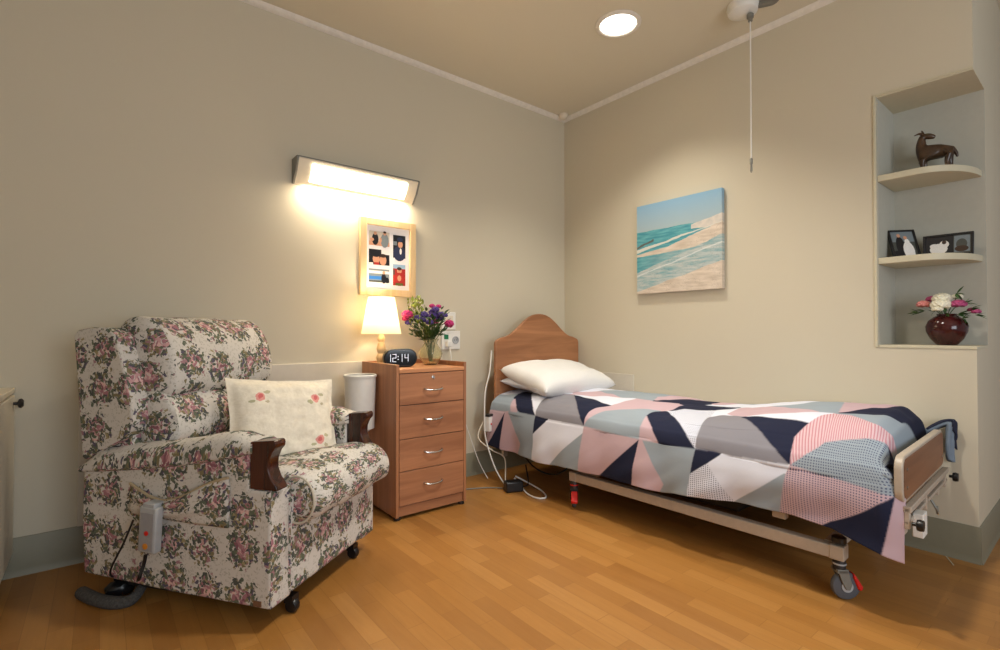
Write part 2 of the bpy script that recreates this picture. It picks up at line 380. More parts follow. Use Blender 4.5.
for i in range(5): bm.faces.new((lo[i], lo[(i+1) % 5], hi[(i+1) % 5], hi[i]))
cornice('trim_5', bm)
bb = [(-0.0, 0.0), (-0.012, 0.0), (-0.008, 0.012), (-0.006, 0.03), (-0.006, 0.150), (-0.003, 0.155), (0, 0.155)]
struct('baseboard_left', prism(B(), bb, 0, -3.78, 0), 'baseboard')
bm = B(); lo = [bm.verts.new((x, 0, z)) for x, z in bb]; hi = [bm.verts.new((x, AX1-0.006, z)) for x, z in bb]
bm.faces.new(lo); bm.faces.new(hi[::-1])
for i in range(len(bb)): bm.faces.new((lo[i], lo[(i+1) % 7], hi[(i+1) % 7], hi[i]))
struct('baseboard_right', bm, 'baseboard')
struct('baseboard_return', prism(B(), [(AX1+p[0], p[1]) for p in bb], 0, -0.004, 3.2), 'baseboard')
struct('trim_6', box(B(), (-2.98, -0.012, 0.155), (-1.3, 0, 0.812)), 'panel', bevel=0.003)
struct('trim_7', box(B(), (-0.010, -0.668, 0.155), (0, 0, 0.686)), 'panel', bevel=0.003)
# thin weld line in the floor by the right wall
bm = B(); a = Vector((-0.012, -2.306, 0)); b = Vector((-0.10, -2.345, 0)); d = (b-a).normalized().cross(Vector((0, 0, 1)))*0.002
vs = [bm.verts.new(p) for p in (a-d, a+d, b+d, b-d)]; f = bm.faces.new(vs); r = bmesh.ops.extrude_face_region(bm, geom=[f]); bmesh.ops.translate(bm, verts=[v for v in r['geom'] if isinstance(v, bmesh.types.BMVert)], vec=(0, 0, 0.0015))
struct('trim_8', bm, 'shelf')

# niche shelves, each a board with a rounded free end
def shelf(z, label):
    pts = [(AD-0.004, AX0-0.004), (-0.002, AX0-0.004)]
    # front edge runs straight, then curves back to the rear wall at the open end
    for k in range(0, 15):
        a = k/14*pi/2; pts.append((-0.002+(AD-0.002)*(1-cos(a)), AX0-0.15-(AX0-0.15-AX1-0.012)*sin(a)))
    o = obj('wall_shelf', prism(B(), pts, 2, z-0.030, z), 'shelf', bevel=0.003); return tag(o, label, 'shelf', 'shelves in the wall niche')
shelf(1.735, 'upper cream niche shelf with rounded end, carrying the animal figurine')
shelf(1.338, 'lower cream niche shelf with rounded end, carrying two photo frames')

# low cream cupboard at the left edge
cb = empty('bedside_cupboard', 'low cream cupboard with dark round knob at the left edge of the room', 'cupboard', (-3.175, 0, 0))
obj('body', box(B(), (-0.58, -0.5, 0.09), (-0.018, -0.002, 0.74)), 'cream', cb, bevel=0.003)
obj('plinth', box(B(), (-0.57, -0.49, 0), (-0.04, -0.012, 0.09)), 'baseboard', cb)
obj('top', box(B(), (-0.59, -0.51, 0.74), (0.0, -0.002, 0.76)), 'cream', cb, bevel=0.003)
dr = obj('door', box(B(), (-0.018, -0.49, 0.1), (0.0, -0.012, 0.732)), 'cream', cb, bevel=0.003)
obj('knob', lathe(B(), [(0.006, 0), (0.006, 0.012), (0.017, 0.016), (0.019, 0.024), (0.012, 0.030)], (0, -0.06, 0.700), 20, M_=Matrix.Rotation(pi/2, 3, 'Y')), 'dark', dr)

# ------------------------------------------------------------------ ceiling fittings
dl = empty('ceiling_downlight', 'round recessed ceiling downlight glowing above the bed', 'ceiling light', (-0.675, -1.061, H), 0, None)
def downl(root):
    obj('ring', lathe(B(), [(0.098, 0), (0.125, 0), (0.125, -0.005), (0.116, -0.010), (0.103, -0.010), (0.098, -0.003)], (0, 0, 0), 48, False), 'cornice', root)
    bm = lathe(B(), [(0.099, -0.001), (0.099, -0.004), (0.05, -0.005), (0.004, -0.0055)], seg=48)
    obj('lens', bm, 'downlight', root)
downl(dl)
pu = empty('pull_cord_switch', 'white ceiling switch with a long hanging pull cord above the bed', 'pull cord', (-0.30, -1.605, H))
bm = lathe(B(), [(0.075, 0), (0.078, -0.02), (0.070, -0.045), (0.045, -0.058), (0.012, -0.060)], (0.0, 0.03, 0), 28)
obj('housing', bm, 'white', pu)
obj('bracket', tube(B(), [(0.03, -0.03, -0.02), (0.04, -0.10, -0.035), (0.03, -0.13, -0.030)], 0.018, 10), 'greymetal', pu)
obj('cord_grip', lathe(B(), [(0.010, -0.055), (0.017, -0.062), (0.017, -0.080), (0.010, -0.086), (0.011, -0.098), (0.005, -0.100)], (0, -0.008, -0.01), 16), 'greymetal', pu)
obj('cord', tube(B(), [(0, -0.008, -0.1), (0, -0.008, -0.86)], 0.0035, 8, False), 'white', pu)
obj('pull', lathe(B(), [(0.004, -0.82), (0.0075, -0.825), (0.0075, -0.85), (0.005, -0.853), (0.006, -0.885), (0.003, -0.895)], (0, -0.008, 0), 14), 'greymetal', pu)
o = obj('motion_sensor', lathe(B(), [(0.034, 0), (0.036, -0.012), (0.030, -0.026), (0.016, -0.038), (0.003, -0.041)], (0, 0, 0), 24), 'cream'); o.location = (-0.075, -0.065, H)
tag(o, 'small cream domed sensor on the ceiling in the room corner', 'sensor')

# ------------------------------------------------------------------ wall light
wl = empty('wall_light', 'long silver wall light with glowing diffuser above the photo frame', 'wall light', (-2.112, -0.0005, 1.784))
Lw = 0.735; prof = [(0, 0), (0, 0.130), (-0.088, 0.130), (-0.092, 0.120), (-0.088, 0.112), (-0.060, 0.055), (-0.022, 0.012), (-0.010, 0)]
obj('housing', prism(B(), prof, 0, 0.012, Lw-0.012), 'cream', wl)
for x in (0.0, Lw-0.012): obj('end_cap', prism(B(), [(p[0]*1.04, p[1]*1.02) for p in prof], 0, x, x+0.012), 'greymetal', wl, bevel=0.002)
obj('top_cover', box(B(), (0.012, -0.0915, 0.1265), (Lw-0.012, 0, 0.1335)), 'greymetal', wl, bevel=0.002)
bm = B()
dp = [(-0.084, 0.100), (-0.060, 0.0535), (-0.028, 0.018)]; lo = [bm.verts.new((0.085, y-0.004, z)) for y, z in dp]; hi = [bm.verts.new((Lw-0.08, y-0.004, z)) for y, z in dp]
lo2 = [bm.verts.new((0.085, y+0.002, z+0.002)) for y, z in dp]; hi2 = [bm.verts.new((Lw-0.08, y+0.002, z+0.002)) for y, z in dp]
for i in range(2): bm.faces.new((lo[i], lo[i+1], hi[i+1], hi[i])); bm.faces.new((lo2[i], hi2[i], hi2[i+1], lo2[i+1])); bm.faces.new((lo[i], lo2[i], lo2[i+1], lo[i+1])); bm.faces.new((hi[i], hi[i+1], hi2[i+1], hi2[i]))
bm.faces.new((lo[0], hi[0], hi2[0], lo2[0])); bm.faces.new((lo[2], lo2[2], hi2[2], hi[2]))
obj('diffuser', bm, 'tube_light', wl)
light('wall_light_glow', 'AREA', (Lw/2, -0.050, -0.004), 5.0, WARM, (radians(14), 0, 0), wl, shape='RECTANGLE', size=Lw*.85, size_y=.06)

# ------------------------------------------------------------------ collage photo frame
def flat(bm, x0, x1, z0, z1, y, mi=0):
    v = [bm.verts.new(p) for p in ((x0, y, z0), (x1, y, z0), (x1, y, z1), (x0, y, z1))]; f = bm.faces.new(v); f.material_index = mi
def disc(bm, cx, cz, rx, rz, y, mi, seg=14):
    f = bm.faces.new([bm.verts.new((cx+rx*cos(2*pi*k/seg), y, cz+rz*sin(2*pi*k/seg))) for k in range(seg)]); f.material_index = mi
PC = {'k': (24, 24, 30), 'n': (40, 48, 78), 'w': (232, 228, 224), 's': (205, 150, 120), 'r': (170, 40, 34), 'b': (50, 110, 180), 'g': (120, 130, 136), 't': (200, 190, 176), 'h': (62, 42, 30), 'e': (72, 74, 70), 'l': (150, 180, 205), 'y': (90, 95, 40)}
PK = list(PC)
for k in PK: M['ph_'+k] = plain('photo_ink_'+k, srgb(*PC[k]), 0.35, var=0.08, scale=300)
def photo(name, parent, w_, h_, bg, items, loc, label, rot=None):
    """a printed photograph: flat card in the xz plane, facing -y, made of coloured shapes"""
    bm = B(); box(bm, (0, 0, 0), (w_, 0.0015, h_), PK.index(bg))
    y = -0.0003
    for it in items:
        if it[0] == 'R': flat(bm, it[1]*w_, it[3]*w_, it[2]*h_, it[4]*h_, y, PK.index(it[5]))
        else: disc(bm, it[1]*w_, it[2]*h_, it[3]*w_, it[4]*h_, y, PK.index(it[5]))
        y -= 0.00018
    me = bpy.data.meshes.new(name); bm.to_mesh(me); bm.free()
    o = link(name, me, ['ph_'+k for k in PK], parent); o.location = loc
    if label: o['label'] = label
    return o
pf = empty('photo_frame', 'pale wooden collage frame with five photos on the wall above the lamp', 'picture frame', (-1.733, -0.002, 1.200))
FW, FH = 0.365, 0.460; t = 0.040
bm = B(); box(bm, (0, -0.028, 0), (t, 0, FH)); box(bm, (FW-t, -0.028, 0), (FW, 0, FH)); box(bm, (t, -0.028, 0), (FW-t, 0, t)); box(bm, (t, -0.028, FH-t), (FW-t, 0, FH))
obj('frame', bm, 'pale_wood', pf, bevel=0.002)
obj('mount', box(B(), (t, -0.012, t), (FW-t, -0.004, FH-t)), 'mount', pf)
ph = [(0.058, 0.300, 0.132, 0.086, 't', [('R', 0, 0, 1, .3, 's'), ('E', .3, .45, .16, .42, 'k'), ('E', .3, .85, .08, .12, 's'), ('E', .14, .4, .10, .12, 's'), ('E', .76, .4, .2, .5, 'g'), ('R', .66, 0, .9, .5, 'g'), ('E', .76, .88, .08, .12, 's'), ('E', .76, .98, .08, .08, 'h'), ('E', .55, .4, .06, .2, 's')], 'two standing people'),
      (0.058, 0.185, 0.132, 0.092, 'k', [('R', .6, .7, 1, 1, 'w'), ('E', .35, .38, .17, .32, 's'), ('E', .33, .62, .17, .12, 'k'), ('E', .68, .32, .17, .34, 's'), ('R', .25, 0, .5, .16, 'r'), ('E', .68, .62, .16, .12, 'h'), ('R', 0, 0, .2, .12, 'w'), ('R', .88, 0, 1, .3, 'k')], 'two faces close together'),
      (0.058, 0.070, 0.132, 0.090, 'g', [('R', 0, .7, 1, .88, 'w'), ('R', 0, .3, .75, .52, 'b'), ('R', 0, .12, 1, .24, 'e'), ('R', 0, .0, 1, .1, 'w'), ('E', .72, .38, .12, .34, 'k'), ('E', .72, .78, .07, .11, 's'), ('E', .88, .28, .1, .2, 'k')], 'person beside a blue boat'),
      (0.215, 0.238, 0.083, 0.140, 'k', [('E', .5, .2, .5, .34, 'n'), ('R', 0, .55, .3, .72, 'g'), ('E', .58, .6, .2, .15, 's'), ('E', .52, .77, .42, .06, 'k'), ('E', .55, .82, .25, .1, 'n'), ('E', .6, .3, .09, .14, 'w')], 'man in dark hat'),
      (0.215, 0.068, 0.083, 0.130, 'r', [('R', 0, .8, 1, 1, 'l'), ('E', .5, .7, .2, .14, 's'), ('E', .5, .8, .2, .08, 'h'), ('E', .5, .3, .5, .32, 'r'), ('E', .5, .35, .16, .14, 's'), ('R', .2, 0, .8, .12, 'y'), ('R', 0, .5, .12, .75, 'e')], 'person in red')]
for x, z, a, b, bg, it, lb in ph: photo('photo', pf, a, b, bg, it, (x, -0.0135, z), lb)

# ------------------------------------------------------------------ canvas
me_name = 'canvas_print'
cv = empty('canvas_print', 'square unframed canvas print of a beach and turquoise sea on the right wall', 'picture', (-0.001, -0.720, 1.243))
bm = B(); L = bm.loops.layers.uv.new('UVMap'); S, Hc, T = 0.600, 0.600, 0.030
box(bm, (-T, -S, 0), (0, 0, Hc))
for f in bm.faces:
    for lp in f.loops: lp[L].uv = (-lp.vert.co.y/S, lp.vert.co.z/Hc)
obj('canvas', bm, 'canvas', cv)
cv.children[0].location = (-0.004, 0, 0)
obj('stretcher', prism(B(), [(-S+.03, 0.02), (-0.03, 0.02), (-0.03, Hc-.02), (-S+.03, Hc-.02)], 0, -0.0045, 0), 'pale_wood', cv)

# ------------------------------------------------------------------ sockets
def socket(name, x0, x1, z0, z1, label, cat, fn):
    o = empty(name, label, cat, (x0, -0.0005, z0))
    obj('plate', box(B(), (0, -0.010, 0), (x1-x0, 0, z1-z0)), 'white', o, bevel=0.003); fn(o, x1-x0, z1-z0); return o
def f1(o, a, b): obj('rocker', box(B(), (a*.2, -0.014, b*.2), (a*.8, -0.0095, b*.8)), 'cream', o, bevel=0.002)
socket('light_switch', -1.165, -1.056, 0.998, 1.115, 'white square switch plate on the wall above the socket', 'switch', f1)
def f2(o, a, b):
    s = obj('socket_face', lathe(B(), [(0.026, 0), (0.026, 0.004), (0.020, 0.005), (0.018, 0.001)], (a*.74, -0.010, b*.5), 24, M_=Matrix.Rotation(pi/2, 3, 'X')), 'silver', o)
    for dx in (-.008, .008): obj('socket_hole', lathe(B(), [(0.003, 0), (0.003, 0.0015)], (a*.74+dx, -0.0115, b*.5), 10, M_=Matrix.Rotation(pi/2, 3, 'X')), 'dark', o)
    obj('indicator', box(B(), (a*.12, -0.016, b*.55), (a*.34, -0.0095, b*.8)), M_green, o, bevel=0.002)
M_green = plain('green_plug', srgb(30, 120, 80), 0.4)
socket('wall_socket', -1.165, -1.020, 0.868, 0.990, 'white double wall socket with green marking behind the flower vase', 'socket', f2)
tag(obj('plug', box(B(), (-1.140, -0.045, 0.885), (-1.105, -0.011, 0.925)), 'white', bevel=0.006), 'white plug in the wall socket behind the flower vase', 'plug')
tag(obj('cord', tube(B(), [(-1.122, -0.030, 0.886), (-1.12, -0.05, 0.84), (-1.10, -0.04, 0.70), (-1.05, -0.05, 0.5), (-0.98, -0.06, 0.3), (-0.93, -0.10, 0.12), (-0.90, -0.16, 0.012)], 0.003), 'white'), 'thin white cord dropping from the wall socket behind the chest of drawers', 'cord')

# ------------------------------------------------------------------ chest of drawers
CX0, CX1, CY0, CY1 = -1.714, -1.272, -0.445, -0.013
cd = empty('chest_of_drawers', 'beech bedside chest with four drawers standing between armchair and bed', 'chest of drawers', (CX0, CY0, 0))
W_, D_ = CX1-CX0, CY1-CY0
for x in (0, W_-0.018): obj('side_panel', box(B(), (x, 0.0, 0.018), (x+0.018, D_, 0.812)), 'beech', cd, bevel=0.0025)
obj('top', box(B(), (0.018, -0.002, 0.766), (W_-0.018, D_, 0.786)), 'beech_top', cd, bevel=0.002)
obj('back_panel', box(B(), (0.018, D_-0.015, 0.02), (W_-0.018, D_, 0.812)), 'beech', cd)
obj('carcass', box(B(), (0.018, 0.018, 0.02), (W_-0.018, D_-0.015, 0.766)), 'dark', cd)
obj('plinth', box(B(), (0.018, 0.012, 0.018), (W_-0.018, 0.03, 0.068)), 'beech_h', cd, bevel=0.002)
for k, (x, y) in enumerate([(.02, .025), (W_-.02, .025), (.02, D_-.025), (W_-.02, D_-.025)]): obj('foot', lathe(B(), [(0.016, 0), (0.018, 0.006), (0.018, 0.019)], (x, y, 0), 16), 'dark', cd)
zz = [0.073, 0.252, 0.420, 0.597, 0.764]
for i in range(4):
    z0, z1 = zz[i]+0.002, zz[i+1]-0.002
    d = obj('drawer', box(B(), (0.020, 0.0, z0), (W_-0.020, 0.018, z1)), 'beech_h', cd, bevel=0.0015)
    zc = z1-0.080 if i < 3 else z1-0.088; c = W_/2
    h = tube(B(), [(c-.056, -0.001, zc+.003), (c-.050, -.014, zc), (c-.025, -.023, zc-.004), (c, -.025, zc-.005), (c+.025, -.023, zc-.004), (c+.050, -.014, zc), (c+.056, -0.001, zc+.003)], 0.0055, 10)
    obj('handle', h, 'chrome', d)
    if i == 3: obj('lock', lathe(B(), [(0.010, 0), (0.010, 0.003), (0.007, 0.005), (0.002, 0.005)], (c, 0.0, z1-0.026), 18, M_=Matrix.Rotation(pi/2, 3, 'X')), 'chrome', d)

# ------------------------------------------------------------------ things on the chest
ZT = 0.7865
tl = empty('table_lamp', 'lit table lamp with cream tapered shade and turned wooden base', 'table lamp', (-1.683, -0.20, ZT))
tl.location.x = -1.662; tl.location.y = -0.158
bp = [(0.040, 0), (0.044, 0.006), (0.040, 0.016), (0.024, 0.022), (0.026, 0.035), (0.030, 0.05), (0.026, 0.065), (0.019, 0.075), (0.024, 0.088), (0.027, 0.105), (0.021, 0.125), (0.016, 0.14), (0.021, 0.15), (0.021, 0.165), (0.014, 0.175), (0.012, 0.20)]
obj('base', lathe(B(), bp, seg=28), 'pale_wood', tl)
sh = lathe(B(), [(0.111, 0.186), (0.073, 0.395), (0.0715, 0.394), (0.1095, 0.187), (0.111, 0.186)], seg=48, caps=False)
obj('lamp_shade', sh, 'shade', tl)
obj('bulb', lathe(B(), [(0.012, 0.20), (0.014, 0.225), (0.026, 0.25), (0.029, 0.27), (0.022, 0.29), (0.006, 0.30)], seg=20), plain('bulb_glass', srgb(255, 240, 210), 0.3, emit=(1, .8, .5, 1), estr=6), tl)
light('table_lamp_bulb', 'POINT', (0, 0, 0.33), 4.6, (1.0, 0.86, 0.66), parent=tl, shadow_soft_size=0.03)

ck = empty('alarm_clock', 'black oval digital alarm clock showing 12:14 on the chest', 'alarm clock', (-1.598, -0.262, ZT), radians(-14))
cw, chh, cdp = 0.095, 0.051, 0.028
def capsule(w2, h2, seg=14):
    p = []
    for k in range(seg+1): a = -pi/2+pi*k/seg; p.append((w2-h2+h2*cos(a), h2*sin(a)+h2))
    for k in range(seg+1): a = pi/2+pi*k/seg; p.append((-(w2-h2)+h2*cos(a), h2*sin(a)+h2))
    return p
obj('case', prism(B(), capsule(cw, chh), 1, -cdp+0.004, cdp), 'black', ck, bevel=0.008)
obj('face', prism(B(), [(x, z+0.005) for x, z in capsule(cw-0.006, chh-0.005)], 1, -cdp+0.001, -cdp+0.006), 'glass_black', ck, bevel=0.001)
def seg7(bm, x, z, w2, h2, on, t=0.0036, y=-cdp-0.0002):
    S7 = {'a': (x, z+h2-t, x+w2, z+h2), 'g': (x, z+h2/2-t/2, x+w2, z+h2/2+t/2), 'd': (x, z, x+w2, z+t), 'f': (x, z+h2/2, x+t, z+h2), 'b': (x+w2-t, z+h2/2, x+w2, z+h2), 'e': (x, z, x+t, z+h2/2), 'c': (x+w2-t, z, x+w2, z+h2/2)}
    for k in on:
        a, b, c, d = S7[k]; e = 0.0006; box(bm, (a+e, y, b+e), (c-e, y+0.0015, d-e))
bm = B(); dz = 0.030; dh = 0.044
w7 = 0.021
seg7(bm, -0.078, dz, w7, dh, 'bc', .003); seg7(bm, -0.048, dz, w7, dh, 'abged', .003)
for z in (dz+0.012, dz+0.028): box(bm, (-0.0185, -cdp-0.0002, z), (-0.0150, -cdp+0.001, z+0.004))
seg7(bm, -0.014, dz, w7, dh, 'bc', .003); seg7(bm, 0.020, dz, w7, dh, 'fgbc', .003)
d_ = obj('digits', bm, 'digit', ck); d_['label'] = 'white lit digits 12:14'

rnd = random.Random(4)
gv = empty('glass_vase', 'clear rounded glass vase of water holding stems on the chest', 'vase', (-1.372, -0.215, ZT))
gp = [(0.034, 0.0), (0.040, 0.004), (0.050, 0.018), (0.066, 0.045), (0.072, 0.068), (0.066, 0.092), (0.050, 0.112), (0.040, 0.126), (0.042, 0.142), (0.052, 0.156), (0.049, 0.156), (0.038, 0.142), (0.036, 0.126), (0.046, 0.112), (0.062, 0.092), (0.068, 0.068), (0.062, 0.045), (0.046, 0.020), (0.034, 0.008)]
gl = lathe(B(), gp, seg=40, caps=False)
bm = gl; bm.verts.ensure_lookup_table(); bm.faces.new(list(bm.verts)[0:40][::-1]); bm.faces.new(list(bm.verts)[-40:])
obj('glass_body', bm, 'glass', gv)

def stem(bm, a, b, r=0.0018):
    m_ = (Vector(a)+Vector(b))/2+Vector((rnd.uniform(-.006, .006), rnd.uniform(-.006, .006), .004)); tube(bm, [a, m_, b], r, 5, True, 3)
def leaf(bm, p, d, L_, w2, mi=0):
    p = Vector(p); d = Vector(d).normalized(); s = d.cross(Vector((rnd.uniform(-.5, .5), rnd.uniform(-.5, .5), 1))).normalized(); u = s.cross(d)*0.15*L_
    rows = [(0, .12), (.3, .9), (.6, .8), (1, .04)]
    vs = [(bm.verts.new(p+d*L_*t-s*w2*k-u*t*t), bm.verts.new(p+d*L_*t+u*(.4*k)-u*t*t), bm.verts.new(p+d*L_*t+s*w2*k-u*t*t)) for t, k in rows]
    for a, b in zip(vs, vs[1:]):
        for i in (0, 1):
            f = bm.faces.new((a[i], a[i+1], b[i+1], b[i])); f.material_index = mi
def bloom(bm, c, r, n=26, sc=(1, 1, .8), k=.45):
    """tight head of small curled petals"""
    c = Vector(c)
    for i in range(n):
        ph_ = i*2.39996; z = 1-1.5*(i+.5)/n; q = math.sqrt(max(0, 1-z*z)); d = Vector((q*cos(ph_)*sc[0], q*sin(ph_)*sc[1], z*sc[2]))
        p = c+d*r*0.72; ball(bm, p, r*k, (1, 1, .75), 1, 0.15)
    ball(bm, c, r*.7, sc, 1); return bm
fb = empty('flower_bouquet', 'mixed bouquet of purple and magenta flowers with pale greenery in the glass vase', 'flowers', (-1.372, -0.215, ZT))
sb = B(); lf = B(); heads = []
spec = [(-.125, .285, 'magenta', .026), (-.112, .262, 'magenta', .020), (.118, .235, 'magenta', .022), (.132, .225, 'magenta', .018), (.045, .245, 'magenta', .015), (.02, .335, 'magenta', .014), (.07, .335, 'magenta', .013), (.105, .285, 'purple', .017),
        (-.06, .265, 'purple', .020), (-.02, .285, 'purple', .022), (.02, .280, 'purple', .020), (.055, .300, 'purple', .024), (.075, .285, 'purple', .020), (.0, .24, 'purple', .018), (.085, .27, 'purple', .018), (.03, .315, 'purple', .018), (-.12, .238, 'purple', .016), (-.03, .255, 'purple', .018), (.06, .265, 'purple', .018), (-.04, .325, 'lime', .016)]
for dx, dz_, col, r in spec:
    dy = rnd.uniform(-.05, .04); dx = dx*1.05-.022; dz_ = dz_*1.03+.004; r = r*1.25; p = (dx*.86+dy*.1, -dx*.42+dy, dz_)
    stem(sb, (rnd.uniform(-.012, .012), rnd.uniform(-.012, .012), 0.02), (p[0]*.25, p[1]*.25, .15)); stem(sb, (p[0]*.25, p[1]*.25, .148), p)
    if col == 'lime': continue
    bm = bloom(B(), p, r, 22)
    heads.append((col, bm))
for i in range(330):
    a = rnd.uniform(0, 2*pi); t = rnd.random(); R_ = .012+.100*t; z = .145+.20*t*rnd.uniform(.2, 1)
    leaf(lf, (R_*cos(a)-.02, R_*sin(a), z), (cos(a), sin(a), rnd.uniform(.2, 1.6)), rnd.uniform(.02, .045), .0085)
obj('stems', sb, 'green', fb); obj('leaves', lf, 'green', fb)
lf = B()
for i in range(140):
    t = rnd.random(); x = -.045-.085*rnd.random(); y = .03+rnd.uniform(-.04, .05); z = .25+.155*rnd.random()-abs(x+.075)*.6
    leaf(lf, (x, y, z), (rnd.uniform(-.7, .7), rnd.uniform(-.7, .7), 1), rnd.uniform(.018, .034), .0065)
for i in range(5): stem(lf, (-.01*i, 0.01, .14), (-.03-.015*i, .02+.006*i, .36-.015*i))
lo_ = obj('pale_sprigs', lf, 'lime', fb); lo_['label'] = 'pale yellow-green sprigs'
for col, bm in heads:
    o = obj('flower_head', bm, col, fb); o['label'] = col+' flower head'

# white tapered bin between chair and chest
bn = empty('waste_bin', 'white tapered cylindrical bin between the armchair and the chest of drawers', 'bin', (-1.805, -0.20, 0.0))
r0 = 0.064; zb = 0.455
obj('body', lathe(B(), [(r0, zb), (0.076, zb+.005), (0.083, 0.740), (0.080, 0.740), (0.072, zb+.012), (0.004, zb+.010)], seg=40), 'white', bn)
obj('rim', lathe(B(), [(0.080, 0.738), (0.087, 0.738), (0.088, 0.748), (0.084, 0.752), (0.079, 0.750)], seg=40, caps=False), 'white', bn)
obj('stand', lathe(B(), [(0.055, 0), (0.06, 0.008), (0.055, 0.016), (0.02, 0.022), (0.014, 0.03), (0.014, zb-.03), (0.05, zb-.01), (0.055, zb)], seg=32), 'white', bn)

# ------------------------------------------------------------------ bed (local frame: origin under the headboard, -y to the foot)
bed = empty('hospital_bed', 'adjustable bed with beech headboard, metal frame and castors along the right wall', 'bed', (-0.433, -0.17, 0), radians(2))
hp = [(-0.43, 0.30), (-0.43, 0.895), (-0.426, 0.915), (-0.415, 0.930), (-0.39, 0.938)]
for k in range(0, 25):
    t = k/24; x = -0.36+0.72*t; u = abs(x)/0.36
    z = 0.948+0.165*(0.5*(1+cos(pi*min(1, u**1.15)))) if u < 1 else 0.948
    hp.append((x, z))
hp += [(0.39, 0.938), (0.415, 0.930), (0.426, 0.915), (0.43, 0.895), (0.43, 0.30)]
hp = [(x*.985+.005, z) for x, z in hp]
obj('headboard', prism(B(), hp, 1, 0.0, 0.024), 'headboard', bed, bevel=0.006)
for x in (-.33, .33): obj('headboard_post', box(B(), (x-.02, 0.0, 0.14), (x+.02, 0.022, 0.31)), 'frame', bed, bevel=0.003)
obj('mattress', box(B(), (-0.425, -2.09, 0.36), (0.345, -0.01, 0.515)), 'navycloth', bed, bevel=0.03)
bm = B(); box(bm, (-0.43, -2.10, 0.285), (0.345, -0.012, 0.355)); obj('sleeping_platform', bm, 'platform', bed, bevel=0.004)
bm = B()
for x in (-0.44, 0.30): box(bm, (x, -1.955, 0.150), (x+0.04, -0.68, 0.197))
for y in (-1.94, -0.74): box(bm, (-0.40, y, 0.155), (0.30, y+0.04, 0.200))
obj('base_rails', bm, 'frame', bed, bevel=0.004)
for x in (-.30, .24):
    bm = B()
    box(bm, (x, -1.55, 0.20), (x+.035, -1.49, 0.29)); box(bm, (x, -0.95, 0.20), (x+.035, -0.89, 0.29))
    tube(bm, [(x+.018, -1.50, .235), (x+.018, -0.93, .245)], .014, 8, False)
    obj('lift_arm', bm, 'dark', bed)
obj('motor', box(B(), (-.09, -1.45, .10), (.06, -1.02, .19)), 'dark', bed, bevel=0.012)
for y, px_ in ((-1.42, -.435), (-1.78, -.435)): obj('platform_bracket', box(B(), (px_-.004, y, .245), (px_+.03, y+.05, .290)), 'frame', bed, bevel=.004)
def caster(x, y, ang, red, flip=False):
    c = bpy.data.objects.new('caster', None); C.collection.objects.link(c); c.parent = bed; c.location = (x, y, 0); c.rotation_euler = (0, 0, ang); c.empty_display_size = .03
    obj('stem', lathe(B(), [(0.018, 0.150), (0.021, 0.145), (0.021, 0.108), (0.012, 0.100)], seg=20), 'dark', c)
    obj('collar', lathe(B(), [(0.0225, 0.134), (0.0235, 0.131), (0.0225, 0.128)], seg=20, caps=False), 'red' if red else 'silver', c)
    # wheel turns about local x
    R_ = Matrix.Rotation(pi/2, 3, 'Y')
    obj('wheel', lathe(B(), [(0.012, -0.013), (0.034, -0.013), (0.047, -0.010), (0.050, -0.005), (0.050, 0.005), (0.047, 0.010), (0.034, 0.013), (0.012, 0.013)], (0, 0.020, 0.050), 36, M_=R_), 'rubber', c)
    obj('hub', lathe(B(), [(0.005, -0.017), (0.020, -0.0165), (0.020, 0.0165), (0.005, 0.017)], (0, 0.020, 0.050), 24, M_=R_), 'silver', c)
    bm = B()
    for s in (-1, 1):
        prism(bm, [(-.016, .112), (.020, .112), (.034, .060), (.026, .040), (.012, .042), (-.004, .075)], 0, s*.019-.003, s*.019+.003)
    box(bm, (-.022, -.018, .100), (.022, .022, .114)); obj('fork', bm, 'greymetal' if not red else 'dark', c, bevel=.002)
    p = obj('brake_pedal', prism(B(), [(.024-y_, z_) if flip else (y_, z_) for y_, z_ in ((-.020, .100), (-.052, .050), (-.046, .036), (-.034, .040), (-.016, .084))], 0, -.018, .018), 'red', c, bevel=.005); p['label'] = 'red brake pedal'
caster(-0.430, -0.690, radians(-47), True)
caster(-0.412, -1.952, radians(-135), False, True)
caster(0.30, -0.72, radians(20), False); caster(0.27, -1.945, radians(20), False)
obj('corner_cap', lathe(B(), [(0.024, 0.208), (0.024, 0.226), (0.018, 0.230)], (-0.412, -1.952, 0), 20), 'black', bed)
for y in (-1.975, -.710): obj('corner_block', box(B(), (-.442, y, .148), (-.385, y+.048, .200)), 'frame', bed, bevel=.004)
# footboard
FY = -2.130; fx0, fx1 = -0.487, 0.268
def rrect(x0, x1, z0, z1, r, n=6):
    out = []
    for cx, cz, a0 in ((x1-r, z0+r, -pi/2), (x1-r, z1-r, 0), (x0+r, z1-r, pi/2), (x0+r, z0+r, pi)):
        for k in range(n+1): a = a0+pi/2*k/n; out.append((cx+r*cos(a), cz+r*sin(a)))
    return out
fbd = obj('footboard', prism(B(), rrect(fx0, fx1, 0.410, 0.568, 0.045), 1, FY-0.024, FY), 'frame', bed, bevel=.004)
fbd['label'] = 'cream edged footboard'
obj('panel', prism(B(), rrect(fx0+.018, fx1-.012, 0.422, 0.557, 0.030), 1, FY-0.0265, FY-0.024), 'board_shaded', fbd)
for x, z in ((fx0+.05, .46), (fx0+.05, .52), (fx1-.05, .46)): obj('screw', lathe(B(), [(0.006, 0), (0.006, .002), (.002, .003)], (x, FY-.0265, z), 12, M_=Matrix.Rotation(pi/2, 3, 'X')), 'chrome', fbd)
bm = B(); box(bm, (fx0+.02, FY-.042, .384), (fx1+.01, FY-.020, .404)); box(bm, (fx0+.02, FY-.036, .345), (fx1+.01, FY-.022, .357))
